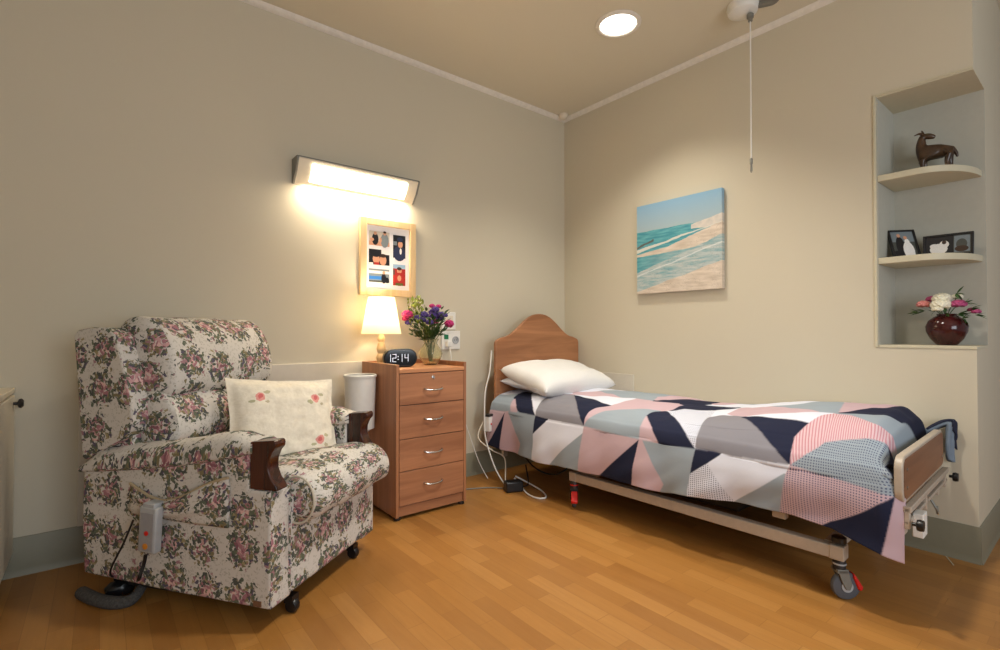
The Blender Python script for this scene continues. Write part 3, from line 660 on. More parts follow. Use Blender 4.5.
for x in (fx0+.02, fx0+.3, fx1-.05): box(bm, (x, FY-.038, .330), (x+.02, FY-.022, .40))
box(bm, (fx0+.05, FY-.02, .30), (fx0+.09, -2.09, .34)); box(bm, (fx1-.09, FY-.02, .30), (fx1-.05, -2.09, .34))
obj('footboard_rail', bm, 'frame', bed, bevel=.003)
for x, z in ((fx0+.02, .352), (fx1-.01, .372)):
    obj('clamp_knob', lathe(B(), [(0.006, 0), (0.006, .010), (.017, .012), (.019, .020), (.017, .030), (.006, .031)], (x, FY-.044, z), 10, M_=Matrix.Rotation(pi/2, 3, 'X')), 'black', bed)
bm = B(); box(bm, (fx0+.10, FY-.060, .285), (fx0+.165, FY-.030, .365))
for k in range(3): tube(bm, [(fx0+.160, FY-.045, .298+.024*k), (fx0+.180, FY-.045, .298+.024*k)], .009, 10, False)
obj('control_box', bm, 'white', bed, bevel=.004)
obj('cable_hook', tube(B(), [(fx0+.34, FY-.045, .36), (fx0+.34, FY-.06, .33), (fx0+.36, FY-.06, .31), (fx0+.38, FY-.055, .33)], .004), 'greymetal', bed)

# ---- duvet
#DUVET-BEGIN
import math as _m
D_PROF = [(0, -.462, .465), (.05, -.452, .513), (.10, -.412, .545), (.16, -.356, .562), (.30, -.218, .580), (.50, -.02, .592), (.70, .18, .590), (.83, .31, .575), (.91, .378, .540), (.97, .41, .49), (1.07, .418, .40)]
D_HEM = [(0, .245), (.3, .225), (.75, .235), (1.12, .236), (1.45, .262), (1.66, .283), (1.82, .291), (1.95, .280), (2.08, .235), (2.13, .215), (2.2, .200)]
def _lt(tab, x, k=1):
    if x <= tab[0][0]: return tab[0][k]
    for a, b in zip(tab, tab[1:]):
        if x <= b[0]:
            u = (x-a[0])/(b[0]-a[0]); return a[k]+(b[k]-a[k])*u
    return tab[-1][k]
def _ss(a, b, x):
    t = max(0., min(1., (x-a)/(b-a))); return t*t*(3-2*t)
def duvet_pt(s, t, nz=lambda a, b, c: 0.0):
    """s metres from the head, t<0 the hanging side (-1 at the hem), t>0 metres across the top"""
    smax = 2.150-0.050*_ss(-.02, .09, t)
    se = s if s < 1.9 else 1.9+(s-1.9)*(smax-1.9)/(2.185-1.9)
    fold = 0.007*_m.sin(se*13+1.5*_m.sin(se*5.1))+0.002*_m.sin(se*37+2)
    if t < 0:
        a = -t; hem = _lt(D_HEM, se)
        hem += 0.004*_m.sin(se*9)
        z = .465-(.465-hem)*a; X = -.462-0.018*_m.sin(a*2.4)-fold*a*1.4-.004*a
        X += .02*_ss(2.0, 2.185, se)*a*0.3
    else:
        k = max(0, min(1, t/1.07)); X = _lt(D_PROF, t, 1); z = _lt(D_PROF, t, 2)
        # average neighbouring samples for a soft profile
        for d in (-.03, .03, -.06, .06):
            X += _lt(D_PROF, max(0, t+d), 1); z += _lt(D_PROF, max(0, t+d), 2)
        X /= 5; z /= 5
        if t < .10:
            w = t/.10; X = _lt(D_PROF, t, 1)*(1-w)+X*w; z = _lt(D_PROF, t, 2)*(1-w)+z*w
        top = _ss(0.02, .25, t)*(1-_ss(.85, 1.0, t))
        z += top*(0.058*_ss(1.35, 1.85, se)*(1-0.85*_ss(2.03, 2.10, se))-0.010*_ss(.9, 1.2, se)*(1-_ss(1.3, 1.5, se)))
        z -= top*0.10*_ss(2.075, 2.10, se)
        z += top*0.005*nz(X*5, se*3, 3.1)
        X += 0.4*fold*(1-_ss(0, .12, t))
    n = nz(X*4, se*4, z*5)
    if t < 0:
        a = -t; X += a*(.013*nz(se*6+a*2.0, a*1.1, 9.)+.004*nz(se*12+a*2, a*1.5, 2.))
        z += .006*nz(se*5, 3., 8.)*a
    else:
        z += (.006*nz(X*6+se*4, se*5, 5.)+.0035*nz(X*16-se*9, se*8, 6.))*_ss(0, .12, t)
    if t < 0.12: X += 0.008*n
    z += 0.004*nz(X*11, se*9, z*4+7)*(.3+.7*_ss(0, .08, t))
    bulge = _ss(-.9, -.2, t)*(1-_ss(.05, .25, t)); X -= 0.020*bulge*_ss(1.3, 1.8, se)*(1-_ss(2.1, 2.18, se))
    # corner that folds round the end of the bed
    if t < .03: 
        c = _ss(2.09, 2.155, se); X += c*.030
    if X > 0: X *= 1-0.17*se/2.1
    return X, -se, z
#DUVET-END
PAL = {'N': (34, 38, 60), 'P': (196, 170, 178), 'L': (152, 163, 173), 'W': (220, 223, 236), 'T': (134, 132, 140), 'R': (214, 186, 192)}
#POLYS
DUVET_POLYS = [
    ('N', [(0.150, 0.004), (0.130, -0.230), (0.135, -0.230), (0.030, -0.230), (0.025, -0.218), (0.050, -0.175)]),
    ('P', [(0.015, 0.004), (0.150, 0.004), (0.050, -0.175), (0.000, -0.222)]),
    ('L', [(0.000, 0.095), (0.120, 0.163), (0.205, 0.016), (0.015, 0.000)]),
    ('P', [(0.175, 0.111), (0.260, 0.016), (0.180, 0.012)]),
    ('N', [(0.155, 0.127), (0.140, 0.227), (0.225, 0.215), (0.425, 0.016), (0.290, 0.020)]),
    ('P', [(0.150, 0.004), (0.180, 0.012), (0.310, -0.156), (0.280, -0.230), (0.140, -0.230), (0.130, -0.230)]),
    ('L', [(0.180, 0.012), (0.425, 0.016), (0.420, -0.230), (0.275, -0.230), (0.310, -0.156)]),
    ('N', [(0.425, 0.016), (0.530, 0.008), (0.420, -0.086)]),
    ('W', [(0.530, 0.008), (0.795, 0.008), (0.795, -0.027), (0.580, -0.207), (0.540, -0.230), (0.420, -0.230), (0.420, -0.086)]),
    ('L', [(0.795, -0.027), (0.775, -0.226), (0.775, -0.230), (0.565, -0.230), (0.580, -0.207)]),
    ('T', [(0.425, 0.016), (0.415, 0.072), (0.385, 0.183), (0.405, 0.290), (0.500, 0.310), (0.795, 0.008)]),
    ('N', [(0.500, 0.310), (0.650, 0.286), (0.855, 0.211), (0.800, 0.143), (0.790, 0.091), (0.795, 0.008)]),
    ('P', [(0.795, 0.008), (0.790, 0.091), (0.800, 0.143), (0.855, 0.211), (0.885, 0.390), (0.955, 0.421), (1.125, 0.254), (0.875, 0.127), (0.805, 0.032)]),
    ('L', [(0.795, 0.008), (0.805, 0.032), (0.875, 0.127), (1.125, 0.254), (1.120, 0.147), (1.140, -0.008)]),
    ('P', [(0.795, 0.008), (1.140, -0.008), (0.905, -0.226), (0.895, -0.230), (0.775, -0.230), (0.780, -0.226)]),
    ('N', [(1.140, -0.008), (1.110, -0.230), (1.120, -0.230), (0.895, -0.230), (0.905, -0.226)]),
    ('P', [(1.140, -0.008), (1.160, -0.008), (1.280, -0.191), (1.255, -0.230), (1.255, -0.230), (1.120, -0.230), (1.110, -0.230)]),
    ('L', [(1.160, -0.008), (1.430, -0.004), (1.400, -0.230), (1.400, -0.230), (1.255, -0.230), (1.255, -0.230), (1.280, -0.191)]),
    ('P', [(1.140, -0.008), (1.135, 0.076), (1.120, 0.139), (1.250, -0.004)]),
    ('N', [(1.110, 0.147), (1.115, 0.207), (1.170, 0.258), (1.430, -0.004), (1.250, -0.004)]),
    ('WD', [(1.170, 0.258), (1.205, 0.362), (1.325, 0.386), (1.385, 0.183), (1.415, 0.087), (1.430, -0.004)]),
    ('N', [(1.430, -0.004), (1.550, 0.000), (1.415, -0.121)]),
    ('WD', [(1.495, -0.062), (1.600, -0.230), (1.590, -0.230), (1.390, -0.230), (1.400, -0.230), (1.415, -0.121)]),
    ('W', [(1.550, 0.000), (1.815, 0.008), (1.800, -0.031), (1.595, -0.230), (1.495, -0.062)]),
    ('L', [(1.800, -0.023), (1.775, -0.230), (1.770, -0.230), (1.590, -0.230), (1.600, -0.230)]),
    ('T', [(1.430, -0.004), (1.430, 0.079), (1.420, 0.219), (1.445, 0.262), (1.550, 0.227), (1.695, 0.099), (1.810, 0.008)]),
    ('N', [(1.550, 0.227), (1.635, 0.219), (1.835, 0.179), (1.810, 0.115), (1.815, 0.012)]),
    ('RS', [(1.820, 0.012), (1.810, 0.115), (1.835, 0.167), (1.885, 0.318), (1.960, 0.314), (2.090, 0.231), (2.165, 0.246), (2.160, 0.183), (2.115, 0.151), (2.010, 0.131), (1.920, 0.107), (1.855, 0.044)]),
    ('LD', [(1.820, 0.012), (1.855, 0.044), (1.920, 0.107), (2.010, 0.131), (2.115, 0.151), (2.165, 0.151), (2.180, 0.028), (2.160, -0.023), (2.150, -0.031)]),
    ('PD', [(1.815, 0.008), (2.150, -0.031), (1.920, -0.230), (1.910, -0.230), (1.770, -0.230), (1.775, -0.230)]),
    ('N', [(2.155, -0.031), (2.120, -0.230), (2.120, -0.230), (1.910, -0.230), (1.920, -0.230)]),
    ('P', [(2.155, -0.031), (2.185, -0.066), (2.185, -0.105), (2.185, -0.230), (2.125, -0.230), (2.120, -0.230)]),
    ('L', [(1.885, 0.318), (2.050, 0.362), (2.145, 0.437), (2.175, 0.608), (2.180, 0.397), (2.185, 0.195), (2.165, 0.187), (2.165, 0.246), (2.090, 0.231), (1.960, 0.314)]),
    ('N', [(2.165, 0.151), (2.180, 0.219), (2.175, 0.016), (2.185, 0.032)]),
    ('N', [(1.890, 0.346), (2.005, 0.509), (2.100, 0.775), (2.160, 0.871), (2.175, 0.664), (2.175, 0.608), (2.145, 0.437), (2.050, 0.362)]),
    ('W', [(1.585, 0.242), (1.760, 0.262), (1.875, 0.318), (1.835, 0.179), (1.635, 0.219)]),
    ('P', [(1.475, 0.330), (1.455, 0.485), (1.540, 0.501), (1.830, 0.310), (1.760, 0.262), (1.580, 0.254)]),
    ('L', [(1.505, 0.473), (1.645, 0.529), (1.825, 0.712), (1.890, 0.346), (1.830, 0.310), (1.550, 0.477)]),
    ('W', [(1.355, 0.612), (1.565, 0.700), (1.840, 0.755), (1.825, 0.712), (1.645, 0.529), (1.515, 0.469)]),
    ('P', [(1.840, 0.755), (2.005, 0.759), (2.105, 0.799), (2.150, 0.851), (2.100, 0.775), (1.890, 0.346), (1.825, 0.712)]),
    ('L', [(1.345, 0.763), (1.490, 0.696), (1.365, 0.719), (1.275, 0.763)]),
    ('P', [(1.240, 0.636), (1.250, 0.771), (1.355, 0.723)]),
    ('N', [(1.085, 0.529), (1.105, 0.727), (1.220, 0.763), (1.195, 0.537), (1.125, 0.457)]),
    ('N', [(1.305, 0.767), (1.535, 0.700), (1.840, 0.755), (1.535, 0.700)]),
    ('N', [(1.190, 0.338), (1.210, 0.505), (1.405, 0.529), (1.230, 0.330)]),
    ('LD', [(2.110, 0.799), (2.150, 0.803), (2.155, 0.874), (2.160, 0.871), (2.150, 0.851)]),
    ('W', [(0.225, 0.215), (0.285, 0.342), (0.430, 0.366), (0.405, 0.290), (0.385, 0.183), (0.415, 0.072), (0.425, 0.016)]),
    ('P', [(0.425, 0.413), (0.560, 0.481), (0.760, 0.405), (0.730, 0.382), (0.560, 0.358), (0.470, 0.346)]),
    ('W', [(0.560, 0.358), (0.730, 0.382), (0.885, 0.390), (0.850, 0.215), (0.650, 0.286), (0.510, 0.326)]),
    ('L', [(0.560, 0.509), (0.600, 0.759), (0.765, 0.763), (0.955, 0.767), (0.935, 0.541), (0.965, 0.433), (0.750, 0.421)]),
    ('P', [(0.935, 0.541), (0.955, 0.767), (1.195, 0.767), (1.145, 0.771), (1.030, 0.560), (0.990, 0.449)]),
    ('N', [(0.985, 0.417), (1.030, 0.560), (1.195, 0.767), (1.190, 0.624), (1.110, 0.477)]),
    ('P', [(0.885, 0.390), (0.985, 0.417), (1.110, 0.477), (1.155, 0.314), (1.130, 0.258), (0.955, 0.421)]),
    ('N', [(1.175, 0.290), (1.185, 0.457), (1.310, 0.533), (1.320, 0.425)]),
]
#ENDPOLYS
def duvet():
    NS, NA, NB = 640, 64, 260
    ts = [-1+i/NA for i in range(NA)]+[1.07*i/NB for i in range(NB+1)]
    verts = []; uvs = []; cols = []; pats = []
    nz = lambda a, b, c: noise.noise(Vector((a, b, c)))
    PL = {k: srgb(*v)[:3] for k, v in PAL.items()}
    polys = []
    for code, pts in DUVET_POLYS:
        polys.append((code, pts, min(p[0] for p in pts), max(p[0] for p in pts), min(p[1] for p in pts), max(p[1] for p in pts)))
    def inside(p, x, y):
        c = False; j = len(p)-1
        for i in range(len(p)):
            if (p[i][1] > y) != (p[j][1] > y) and x < (p[j][0]-p[i][0])*(y-p[i][1])/(p[j][1]-p[i][1])+p[i][0]: c = not c
            j = i
        return c
    def code_at(s, tt):
        for cd_, p, a, b, c, d in polys:
            if a <= s <= b and c <= tt <= d and inside(p, s, tt): return cd_
        best = .03; code = 'W'
        for cd_, p, a, b, c, d in polys:
            if a-.03 <= s <= b+.03 and c-.03 <= tt <= d+.03:
                for q in range(len(p)):
                    x1, y1 = p[q-1]; x2, y2 = p[q]; dx, dy = x2-x1, y2-y1; l2 = dx*dx+dy*dy or 1e-9
                    w_ = max(0, min(1, ((s-x1)*dx+(tt-y1)*dy)/l2)); dd = math.hypot(s-x1-w_*dx, tt-y1-w_*dy)
                    if dd < best: best = dd; code = cd_
        return code
    ttt = [t*0.23 if t < 0 else t for t in ts]; nt = len(ts)
    codes = [[code_at(2.185*i/NS, tt) for tt in ttt] for i in range(NS+1)]
    vec = lambda c: PL[c[0]]+(1.0 if c[1:] == 'D' else 0.0, 1.0 if c == 'RS' else 0.0)
    ds = 2.185/NS; dtt = .0038
    for i in range(NS+1):
        s = 2.185*i/NS
        for j, t in enumerate(ts):
            verts.append(duvet_pt(s, t, nz)); tt = ttt[j]; uvs.append((s, tt)); c0 = codes[i][j]
            if (0 < i < NS and 0 < j < nt-1) and any(codes[a][b] != c0 for a, b in ((i-1, j), (i+1, j), (i, j-1), (i, j+1), (i-1, j-1), (i+1, j+1), (i-1, j+1), (i+1, j-1))):
                vs = [vec(code_at(s+a*ds*.4, tt+b*dtt*.4)) for a in (-1, 0, 1) for b in (-1, 0, 1)]
                v = [sum(x[k] for x in vs)/9 for k in range(5)]
            else: v = vec(c0)
            cols.append((v[0], v[1], v[2], 1)); pats.append((v[3], v[4], 0, 1))
    nt = len(ts); faces = [(i*nt+j, i*nt+j+1, (i+1)*nt+j+1, (i+1)*nt+j) for i in range(NS) for j in range(nt-1)]
    me = bpy.data.meshes.new('duvet'); me.from_pydata(verts, [], faces); me.update()
    u = me.uv_layers.new(name='UVMap').data
    for l in me.loops: u[l.index].uv = uvs[l.vertex_index]
    for nm, dat in (('Col', cols), ('Pat', pats)):
        a = me.attributes.new(nm, 'FLOAT_COLOR', 'POINT')
        a.data.foreach_set('color', [x for c in dat for x in c])
    o = link('duvet', me, 'duvet', None, 80)
    sd = o.modifiers.new('thickness', 'SOLIDIFY'); sd.thickness = 0.012; sd.offset = -1
    return o
dv = duvet(); dv.location = bed.location; dv.rotation_euler = bed.rotation_euler
tag(dv, 'patchwork triangle print duvet in navy, pink, grey and white on the bed', 'duvet')
# the far corner of the duvet, hanging over the end beside the footboard
def fcorner(u, v, k=0):
    x = 0.296+0.044*u; y = -2.085-0.095*sstep(0, .5, v)-0.006*sin(u*9+v*5)
    z = 0.548+0.050*sstep(0, .35, v)-0.165*sstep(.40, 1, v)-.015*u
    return (x, y-.010*k, z+.012*k)
dc = surf('corner_flap', fcorner, 12, 24, plain('duvet_underside_blue', srgb(120, 134, 150), 0.9), dv); sd = dc.modifiers.new('t', 'SOLIDIFY'); sd.thickness = .016
dc['label'] = 'blue-grey corner hanging past the footboard'
dc2 = surf('corner_fold', lambda u, v: fcorner(u, v*(.55+.25*u), 1), 12, 20, plain('duvet_navy', srgb(34, 38, 60), 0.9), dv)
sd = dc2.modifiers.new('t', 'SOLIDIFY'); sd.thickness = .010; dc2['label'] = 'navy corner fold'

def pillow(name, w2, d2, th, mat, seed=0, flat_=0.55, n=40, flange=0.0):
    """closed cushion, centred at the origin, flat on xy"""
    bm = B(); L = bm.loops.layers.uv.new('UVMap'); top = []; bot = []
    def P(u, v, sgn):
        a, b = 2*u-1, 2*v-1
        fa_, fb_ = min(1, abs(a)/(1-flange)), min(1, abs(b)/(1-flange))
        e = max(.03 if flange and max(abs(a), abs(b)) < .999 else 0, (1-fa_**3)**flat_*(1-fb_**3)**flat_)
        pin = 1-0.06*(1-abs(a)**2)*abs(b)**3; pin2 = 1-0.06*(1-abs(b)**2)*abs(a)**3
        n_ = noise.noise(Vector((a*2.2+seed, b*2.2, seed*3.1)))*0.10+noise.noise(Vector((a*6+seed, b*6, 4)))*(.12 if flange else .035)
        return Vector((a*w2/2*pin2, b*d2/2*pin, sgn*th/2*e*(1+n_*(1 if sgn > 0 else .3))+0.006*noise.noise(Vector((a*3, b*3, seed)))))
    for i in range(n+1):
        top.append([bm.verts.new(P(i/n, j/n, 1)) for j in range(n+1)])
    for i in range(n+1):
        bot.append([top[i][j] if i in (0, n) or j in (0, n) else bm.verts.new(P(i/n, j/n, -1)) for j in range(n+1)])
    for i in range(n):
        for j in range(n):
            for g, rev in ((top, False), (bot, True)):
                q = [(i, j), (i+1, j), (i+1, j+1), (i, j+1)]
                if rev: q = q[::-1]
                try: f = bm.faces.new([g[a][b] for a, b in q])
                except ValueError: continue
                for lp, (a, b) in zip(f.loops, q): lp[L].uv = (a/n*w2, b/n*d2)
    return obj(name, bm, mat, None, 80)
RB = Matrix.Translation(bed.location) @ Matrix.Rotation(radians(2), 4, 'Z')
pl_ = pillow('pillow', 0.70, 0.44, 0.185, 'linen', 2, .42)
pl_.matrix_world = RB @ Matrix.Translation((-0.055, -0.235, 0.676)) @ Matrix.Rotation(radians(15), 4, 'X')
tag(pl_, 'plump white pillow lying on top against the headboard', 'pillow', 'pillows')
pl2 = pillow('pillow', 0.66, 0.36, 0.10, 'linen_blue', 5, .42)
pl2.matrix_world = RB @ Matrix.Translation((-0.06, -0.185, 0.640)) @ Matrix.Rotation(radians(5), 4, 'X')
tag(pl2, 'flatter cool white pillow underneath the plump one', 'pillow', 'pillows')

# ------------------------------------------------------------------ cables and adapter near the bed head
def cord(name, pts, r, mat, label): return tag(obj(name, tube(B(), pts, r), mat), label, 'cord')
cord('cord', [(-0.90, -0.20, 0.86), (-0.915, -0.20, 0.72), (-0.95, -0.20, 0.6), (-0.965, -0.21, 0.45), (-0.96, -0.215, 0.3), (-0.93, -0.27, 0.12), (-0.90, -0.33, 0.02), (-0.885, -0.345, 0.006)], 0.0045, 'white', 'white cord hanging down the left edge of the headboard')
cord('cord', [(-0.96, -0.19, 0.40), (-1.0, -0.19, 0.30), (-0.93, -0.24, 0.22), (-0.84, -0.26, 0.16), (-0.88, -0.32, 0.05), (-0.90, -0.345, 0.006)], 0.004, 'cream', 'cream cord kinked in a V beside the hanging duvet end')
cord('cable_loop', [(-0.84, -0.36, 0.05), (-0.83, -0.40, 0.02), (-0.89, -0.54, 0.006), (-0.90, -0.64, 0.006), (-0.85, -0.66, 0.006), (-0.79, -0.56, 0.008), (-0.79, -0.42, 0.03), (-0.83, -0.36, 0.06)], 0.005, 'white', 'white cable looped on the floor under the bed head')
cord('cord', [(-1.26, -0.16, 0.006), (-1.12, -0.24, 0.005), (-1.0, -0.30, 0.005), (-0.92, -0.40, 0.008)], 0.004, 'greymetal', 'grey cord running across the floor from the chest to the adapter')
for q, (pts, lb) in enumerate([([(-0.78, -0.15, 0.28), (-0.72, -0.22, 0.18), (-0.62, -0.35, 0.20), (-0.52, -0.42, 0.27)], 'black cable sagging below the mattress nearest the headboard'),
                  ([(-0.72, -0.2, 0.28), (-0.68, -0.36, 0.10), (-0.60, -0.52, 0.07), (-0.45, -0.62, 0.22)], 'black cable drooping lowest under the bed head')]):
    cord('cord', pts, 0.005, 'black', lb)
ad = empty('power_adapter', 'black power adapter block on the floor below the bed head', 'adapter', (-0.915, -0.44, 0), radians(-20))
obj('body', box(B(), (-.055, -.032, .001), (.055, .032, .065)), 'black', ad, bevel=.008)
obj('cable', tube(B(), [(.04, 0, .03), (.08, .01, .02), (.12, .05, .03), (.13, .12, .12)], .0045), 'black', ad)
cb2 = empty('call_handset', 'white nurse call handset hanging by the headboard corner', 'handset', (-0.935, -0.215, 0.355), radians(20))
obj('body', box(B(), (-.02, -.02, -.02), (.02, .02, .09)), 'white', cb2, bevel=.008)
obj('cap', box(B(), (-.024, -.022, .078), (.024, .022, .094)), 'dark', cb2, bevel=.004)
obj('button', lathe(B(), [(.006, 0), (.006, .003), (.002, .004)], (0, -.020, .03), 12, M_=Matrix.Rotation(pi/2, 3, 'X')), 'red', cb2)

# ------------------------------------------------------------------ armchair (local: x across, y front to back, z up)
chair = empty('armchair', 'floral tapestry recliner armchair with dark wooden arm fronts', 'armchair', (-2.47, -1.05, 0), radians(36.87))
WD = 0.68
def fpart(name, bm, parent=None, bevel=0.02, smooth=50, off=(0, 0), mat='floral', seg=4):
    o = obj(name, bm, mat, parent or chair, smooth); boxuv(o.data, 1.0, off)
    if bevel: bez(o, bevel, seg)
    return o
side = [(0.0, 0.072), (0.0, 0.462), (0.085, 0.462), (0.085, 0.585), (0.25, 0.560), (0.45, 0.530), (0.65, 0.500), (0.81, 0.484), (0.815, 0.30), (0.803, 0.100), (0.40, 0.082)]
for k, (a, b) in enumerate(((0.0, 0.105), (WD-0.105, WD))):
    sp_ = fpart('side_panel', prism(B(), side, 0, a, b), bevel=0.012, off=(0.03+.07*k, 0.02))
    def arm(u, v, a=a, b=b, k=k):
        y = 0.075+0.745*v; zs = lerp_tab([(0.02, .617), (.12, .583), (.33, .543), (.555, .511), (.82, .484)], y)-0.004
        th_ = 2*pi*u; hh = 0.074*min(1, 6*v+.35)*min(1, 7*(1-v)+.25)*(1+.08*noise.noise(Vector((y*9, u*3, k))))
        w2 = 0.068; cx = (a+b)/2+(0.004 if k == 0 else -0.004)
        return (cx+w2*cos(th_)*(0.96+.04*min(1, 8*(1-v))), y, zs+(hh*abs(sin(th_))**.7 if sin(th_) > 0 else -0.02*abs(sin(th_))**.7))
    surf('arm_pad', arm, 36, 30, 'floral', chair, closed_u=True, uvk=(.34, .75), caps=True, uvoff=(.1+.3*k, .2))
    xo = a-0.0035 if k == 0 else b+0.0035
    obj('piping', tube(B(), [(xo, .085, .592), (xo, .12, .583), (xo, .33, .543), (xo, .555, .511), (xo, .815, .487)], .0045), plain('piping_cord%d' % k, srgb(92, 84, 66), .9), chair)
    wp = [(-0.008, .627), (0.085, .618), (0.085, .462), (-0.022, .462), (-0.018, .476), (0.002, .500), (0.014, .530), (0.013, .560), (0.001, .588), (-0.012, .602), (-0.014, .618)]
    obj('arm_front', prism(B(), wp, 0, a+(.0 if k == 0 else .014), b-(.050 if k == 0 else .030)), 'mahogany', chair, bevel=.005)['label'] = 'dark stained wooden arm front'
# pocket on the outer side with sagging top
def pocket(u, v):
    y = 0.16+0.42*u; zt = lerp_tab([(0, .497), (.15, .480), (.45, .418), (.6, .402), (.75, .405), (1, .447)], u); zbm = 0.330+0.010*u
    bul = -0.006-0.022*sin(pi*min(1, v*1.0))**.6*sin(pi*u)*(0.55+.45*v)-0.012*v*sin(pi*u)-.003*sin(v*14+u*5)
    return (bul, y, zbm+(zt-zbm)*v)
o = surf('side_pocket', pocket, 28, 16, 'floral', chair, uvk=(.42, .15), uvoff=(.52, .31)); sd = o.modifiers.new('t', 'SOLIDIFY'); sd.thickness = .005; sd.offset = 0
obj('piping', tube(B(), [pocket(i/10, 1) for i in range(11)], .005), plain('pocket_edge', srgb(176, 158, 128), .9), chair)
obj('label_tag', box(B(), (-.003, .035, .082), (.001, .065, .100)), 'leather', chair)['label'] = 'small brown leather label'
# seat box, front panel, seat cushion
fpart('front_panel', box(B(), (0.085, -0.012, 0.085), (0.655, 0.06, 0.42)), bevel=.018, off=(.3, .1))
fpart('seat_box', box(B(), (0.10, 0.05, 0.10), (0.58, 0.75, 0.40)), bevel=.01)
SP = [(0.62, .375), (0.62, .455), (.45, .472), (.25, .487), (.10, .495), (.02, .490), (-.045, .470), (-.088, .430), (-.098, .380), (-.074, .335), (-.020, .322), (.05, .345), (.2, .36), (.4, .37)]
def seat(u, v):
    n_ = len(SP); x = u*n_; i = int(x) % n_; f = x-int(x)
    p0, p1, p2, p3 = SP[(i-1) % n_], SP[i], SP[(i+1) % n_], SP[(i+2) % n_]
    c = lambda k: .5*(2*p1[k]+(-p0[k]+p2[k])*f+(2*p0[k]-5*p1[k]+4*p2[k]-p3[k])*f*f+(-p0[k]+3*p1[k]-3*p2[k]+p3[k])*f**3)
    y, z = c(0), c(1)
    e = abs(2*v-1); pin = 1-.30*max(0, (e-.82)/.18)**2
    cy_, cz = 0.03 if y < .1 else y, .415
    if y < .1: y = cy_+(y-cy_)*pin
    z = cz+(z-cz)*pin*(1+.05*sin(v*pi))
    front = 1-sstep(.0, .12, y)
    x0, x1 = 0.105-.008*front, 0.578+.105*front
    z += .008*noise.noise(Vector((v*4, y*8, z*5)))*pin; y += .008*noise.noise(Vector((v*7, z*9, 2)))
    return (x0+(x1-x0)*v, y, z)
o = surf('seat_cushion', seat, 84, 40, 'floral', chair, closed_u=True, uvk=(1.38, .56), caps=True, uvoff=(.05, .15))
o = fpart('cushion_end_cap', lathe(B(), [(0.004, 0), (.045, .001), (.060, .006), (.066, .016)], (0.098, -.026, .405), 24, M_=Matrix.Rotation(pi/2, 3, 'Y')), bevel=0)
obj('piping', tube(B(), [(0.097, -.026+.066*cos(a*pi/10), .405+.080*sin(a*pi/10)) for a in range(2, 21)], .004), plain('cream_piping', srgb(196, 188, 172), .9), chair)
# backrest: tilt follows wing outline
fpart('back_panel', prism(B(), [(.60, .40), (.80, .46), (.865, .96), (.84, .975), (.70, .94), (.62, .66)], 0, .03, WD-.04), bevel=.02, off=(.2, .3))
wing = [(.865, .972), (.845, .990), (.78, 1.000), (.70, .998), (.665, .975), (.638, .900), (.612, .820), (.590, .740), (.578, .665), (.592, .625), (.640, .590), (.72, .552), (.80, .512), (.818, .520), (.835, .70)]
for a, b in ((0.0, .072), (WD-.115, WD-.05)):
    fpart('wing', prism(B(), wing, 0, a, b), bevel=.030, off=(.11, .07))
obj('recess_block', box(B(), (.025, .62, .48), (.07, .79, .565)), 'dark', chair, bevel=.004)  # dark block filling the recess between wing and arm
def roll(name, *a, **kw):
    cy0, cz0, ry, rz, x0, x1, k, uvk, off = a; tilt = kw.get('tilt', .2); endp = kw.get('endp', .1)
    def f(u, v):
        an = 2*pi*u; e = abs(2*v-1); pin = (1-min(1, max(0, (e-(1-2*endp))/(2*endp)))**2.4)**.5 if e > 1-2*endp else 1
        pin = max(pin, .10); q = .82; ca, sa = cos(an), sin(an)
        cy = ry*abs(ca)**q*(1 if ca > 0 else -1); cz = rz*abs(sa)**q*(1 if sa > 0 else -1)
        wr = 1+.05*noise.noise(Vector((v*5, ca*1.5, sa*1.5+k)))+.03*sin(v*60+sa*3)*max(0, e-.5)
        z = cz0+cz*(.45+.55*pin)*wr; y = cy0+cy*pin*wr+tilt*(z-cz0)
        return (x0+(x1-x0)*v, y, z)
    o = surf(name, f, 56, 56, 'floral', chair, closed_u=True, uvk=uvk, caps=True, uvoff=off)
    o.data.uv_layers.remove(o.data.uv_layers[0]); boxuv(o.data, 1, off); return o
roll('head_cushion', .640, .880, .135, .160, .068, .648, 1, (.94, .64), (.12, .03), tilt=.24, endp=.075)
roll('lumbar_cushion', .590, .650, .125, .120, .060, .610, 5, (.70, .52), (.42, .33), tilt=.2, endp=.045)
obj('base_frame', box(B(), (.06, .05, .045), (WD-.06, .74, .085)), 'dark', chair, bevel=.006)
for x, y in ((.130, .015), (.555, .03), (.085, .70), (WD-.085, .70)):
    c = lathe(B(), [(.006, -.014), (.020, -.014), (.024, -.008), (.024, .008), (.020, .014), (.006, .014)], (x, y, .024), 22, M_=Matrix.Rotation(pi/2, 3, 'Y'))
    box(c, (x-.018, y-.012, .036), (x+.018, y+.022, .062)); obj('caster', c, 'black', chair)

